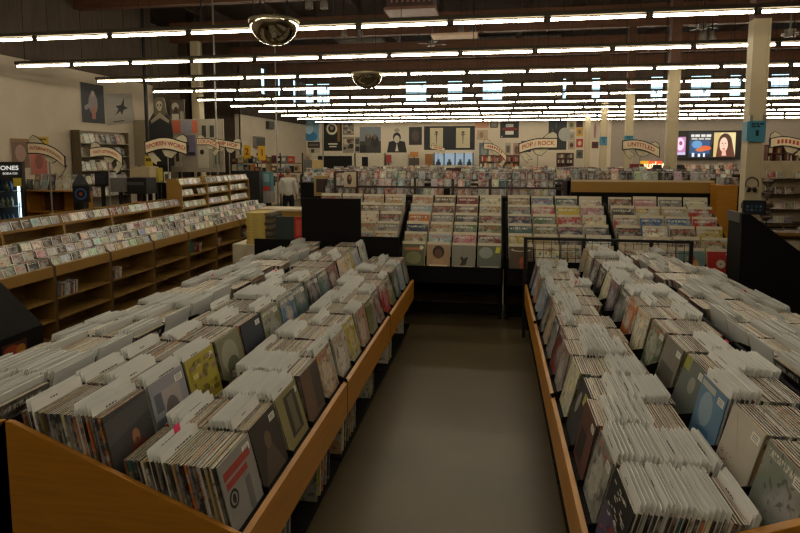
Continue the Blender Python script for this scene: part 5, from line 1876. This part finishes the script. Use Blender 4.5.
for nm, lab, cat, x0, y0, x1, y1, Y, d, colr in rows:
    if nm == 'black_table':
        a, b = at(x0, y1, Y), at(x1, y0, Y)
        t = thing(nm, lab, cat, (a.x, Y, 0))
        MB().box(0, 0, b.z - .04, b.x - a.x, d, b.z, K(colr)).build('table_top', t)
        for x in (.03, b.x - a.x - .07):
            for y in (.03, d - .07):
                MB().box(x, y, 0, x + .04, y + .04, b.z - .04, K(colr)).build('leg', t)
    elif nm == 'red_helmet':
        a, b = at(x0, y1, Y), at(x1, y0, Y)
        t = thing('helmet', 'round red helmet on a stand before the printer', 'helmet', ((a.x + b.x) / 2, Y, a.z))
        r = (b.x - a.x) / 2
        MB().lathe([(r * math.cos(k * PI / 16), r * .9 * math.sin(k * PI / 16)) for k in range(9)], K(colr), 18).build('shell', t)
        MB().cyl((0, 0, -a.z), (0, 0, 0), .04, BLACKM, 10).build('stand', t)
    elif nm == 'pyramid_display':
        a, b = at(x0, y1, Y), at(x1, y0, Y)
        t = thing('pointed_display', lab, cat, ((a.x + b.x) / 2, Y, a.z))
        w_ = (b.x - a.x) / 2
        MB().lathe([(w_, 0), (w_, .04), (.002, b.z - a.z)], K(colr), 4, smooth=False).build('cone_body', t)
        MB().box(-.1, -.1, -a.z, .1, .1, 0, BLACKM).build('stand', t)
    else:
        wall = nm in ('speaker', 'wall_clock_box')
        if wall:
            a, b = atx(x0, y1, XL + .01), atx(x1, y0, XL + .01)
            m = MB().box(0, 0, 0, .16, b.y - a.y, b.z - a.z, K(colr))
            m.box(.16, .04, .05, .165, b.y - a.y - .04, b.z - a.z - .05, K('#4a4640'))
            tag(m.build('electrical_box' if nm[0] == 'w' else nm, loc=(XL + .001, a.y, a.z)), lab, cat)
            continue
        bxt(nm, lab, cat, x0, y0, x1, y1, Y, d, colr, stand=not wall and nm != 'pinboard_card', shapes=SHP.get(nm))
# coloured boxes on the shelf line behind the counter
rnd = random.Random(51)
a, b = at(231, 172, 21.2), at(300, 150, 21.2)
t = thing('goods_shelf', 'shelving of mixed coloured goods behind the black counter', 'shelf unit', (a.x, 21.2, 0))
W = b.x - a.x
for z in (a.z - .35, a.z, a.z + .36):
    MB().box(0, 0, z - .03, W, .35, z, M('dark_shelf2', '#33241c', .5)).build('shelf', t)
for x in (0, W / 3, 2 * W / 3, W - .04):
    MB().box(x, .3, 0, x + .04, .35, a.z + .75, M('dark_shelf2', '#33241c', .5)).build('upright', t)
for i, z in enumerate((a.z - .35, a.z, a.z + .36)):
    x = .02
    j = 0
    while x < W - .25:
        wd = rnd.uniform(.1, .24)
        cn = rnd.choice(['red', 'orange', 'grey', 'teal', 'brown', 'dark red', 'cream', 'tan', 'black', 'olive', 'pale blue'])
        h = rnd.uniform(.16, .32)
        m = MB().box(0, 0, 0, wd, .18, h, K(PALD[cn]))
        m.box(wd * .15, -.004, h * .3, wd * .8, 0, h * .7, K(PALD[rnd.choice(['cream', 'dark grey', 'tan'])]))
        tag(m.build('goods_box', loc=(a.x + x, 21.26, z + .001)), '%s box, %s along the %s shelf behind the black counter' % (cn, nth(j), ['lowest', 'middle', 'top'][i]), 'box', 'mixed goods behind the counter')
        x += wd + rnd.uniform(.02, .06)
        j += 1
# vertical conduits and the beige post in the recess
for i, (px, Y, r, mt, lab) in enumerate(((148, 14.9, .05, M('black_pipe', '#171513', .5), 'thick black drain pipe rising by the recess corner'), (217, 13.2, .022, GREY, 'thin grey conduit rising beside the LOUNGE banner'), (277, 17.8, .022, GREY, 'thin grey conduit rising beside the number two sign'), (323, 21, .025, GREY, 'thin grey conduit before the ring banner'))):
    c = at(px, 150, Y)
    m = MB().cyl((0, 0, 0), (0, 0, 7.35 if i < 3 else 4.6), r, mt, 10)
    m.cyl((0, 0, 0), (0, 0, .02), r * 3, mt, 12)
    tag(m.build('conduit_pole', loc=(c.x, Y, 0)), lab, 'pole')
c = at(197, 100, 17.5)
struct(MB().box(c.x - .13, 17.4, 0, c.x + .13, 17.7, 6, pil_m).build('pillar_6'))
c = at(190, 60, 17.9)
struct(MB().box(c.x - .13, 17.95, 0, c.x + .15, 18.2, 7.3, M('dark_post', '#1e1713', .7)).build('pillar_7'))


# ------------------------------------------------------------------ the shopper
def skin_body(name, joints, edges, mat, parent=None, sub=2, root=0):
    me = bpy.data.meshes.new(name)
    me.from_pydata([j[0] for j in joints], edges, [])
    me.materials.append(mat)
    o = bpy.data.objects.new(name, me)
    C.objects.link(o)
    o.parent = parent
    sk = o.modifiers.new('skin', 'SKIN')
    sk.use_smooth_shade = True
    for i, (p, r) in enumerate(joints):
        d = me.skin_vertices[0].data[i]
        d.radius = r if isinstance(r, tuple) else (r, r)
        d.use_root = (i == root)
    sm = o.modifiers.new('round', 'SUBSURF')
    sm.levels = sm.render_levels = sub
    return o


c = at(288, 180, 19.0)
man = thing('person', 'person in a white shirt and dark trousers seen from behind, arms at the sides', 'person', (c.x, 19.0, 0), R(18))
man.scale = (1.07, 1.07, 1.06)
skin_m = M('skin_tone', '#b07a5c', .55, var=.05)
J = [((0, 0, .95), (.15, .11)), ((0, 0, 1.12), (.14, .10)), ((0, -.01, 1.30), (.165, .11)), ((0, .0, 1.43), (.10, .08)), ((0, .01, 1.52), (.05, .05)), ((0, .03, 1.60), (.06, .065)),
     ((0, .03, 1.68), (.078, .092)), ((0, .02, 1.76), (.06, .07))]
E_ = [(0, 1), (1, 2), (2, 3), (3, 4), (4, 5), (5, 6), (6, 7)]
for s in (-1, 1):
    k = len(J)
    J += [((s * .19, 0, 1.42), .055), ((s * .25, -.02, 1.16), .042), ((s * .26, .06, .93), .030), ((s * .26, .08, .86), (.034, .02))]
    E_ += [(3, k), (k, k + 1), (k + 1, k + 2), (k + 2, k + 3)]
    for f_, (dx, ln) in enumerate(((-.022, .062), (-.007, .075), (.008, .07), (.022, .055))):
        q = len(J)
        J += [((s * .26 + dx * .6, .085 + dx, .82), .0095), ((s * .26 + dx * .5, .10 + dx, .82 - ln), .0075)]
        E_ += [(k + 3, q), (q, q + 1)]
    q = len(J)
    J += [((s * .245, .12, .84), .011), ((s * .24, .135, .80), .009)]
    E_ += [(k + 3, q), (q, q + 1)]
    k = len(J)
    J += [((s * .10, 0, .86), .10), ((s * .11, .01, .50), .062), ((s * .115, -.02, .10), .042), ((s * .12, .12, .04), (.045, .03))]
    E_ += [(0, k), (k, k + 1), (k + 1, k + 2), (k + 2, k + 3)]
skin_body('body', J, E_, skin_m, man)
shirt = M('white_shirt', '#c9c4b8', .75, var=.05)
JS = [((0, 0, .84), (.17, .13)), ((0, 0, .98), (.19, .145)), ((0, 0, 1.14), (.165, .125)), ((0, -.01, 1.30), (.19, .13)), ((0, 0, 1.42), (.13, .10)), ((0, .01, 1.485), (.07, .07))]
ES = [(0, 1), (1, 2), (2, 3), (3, 4), (4, 5)]
for s in (-1, 1):
    k = len(JS)
    JS += [((s * .19, 0, 1.42), .085), ((s * .26, -.02, 1.16), .075), ((s * .266, .06, .93), .058)]
    ES += [(4, k), (k, k + 1), (k + 1, k + 2)]
skin_body('shirt', JS, ES, shirt, man)
JT = [((0, 0, 1.02), (.17, .13)), ((0, 0, .88), (.17, .135))]
ET = [(0, 1)]
for s in (-1, 1):
    k = len(JT)
    JT += [((s * .105, 0, .78), .105), ((s * .115, .01, .50), .082), ((s * .12, -.02, .1), .07)]
    ET += [(1, k), (k, k + 1), (k + 1, k + 2)]
skin_body('trousers', JT, ET, M('dark_trousers', '#17171b', .8), man)
for s in (-1, 1):
    m = MB()
    m.ell((s * .12, .06, .045), .05, .14, .045, M('dark_shoe', '#1a1512', .5), 14, 8)
    m.build('shoe', man)
hair = M('greying_brown_hair', '#6a5540', .85, var=.25, scale=30)
m = MB()
m.ell((0, .015, 1.71), .098, .112, .105, hair, 18, 10)
m.build('hair', man)
m = MB()
for s in (-1, 1):
    m.ell((s * .098, .03, 1.655), .014, .025, .035, skin_m, 8, 6)
m.build('ear', man)
m = MB()
m.ell((0, .125, 1.65), .015, .02, .025, skin_m, 8, 6)
for s in (-1, 1):
    m.ell((s * .032, .108, 1.685), .012, .008, .008, K('#efe8e0'), 8, 6)
    m.ell((s * .032, .114, 1.685), .006, .004, .006, K('#2a2018'), 8, 6)
m.ell((0, .112, 1.605), .028, .008, .008, K('#8c4a40'), 8, 6)
m.build('face', man)
tag(DVST.build('film_case'), 'the many further cases on the racks in the rear half of the shop', 'film cases', kind='stuff')
tag(STK.build('record_sleeve'), 'the many further sleeves packed in the record bins, edges up', 'records', kind='stuff')
tag(DVS.build('divider_card'), 'the many further white dividers sticking up in the record bins', 'divider cards', kind='stuff')
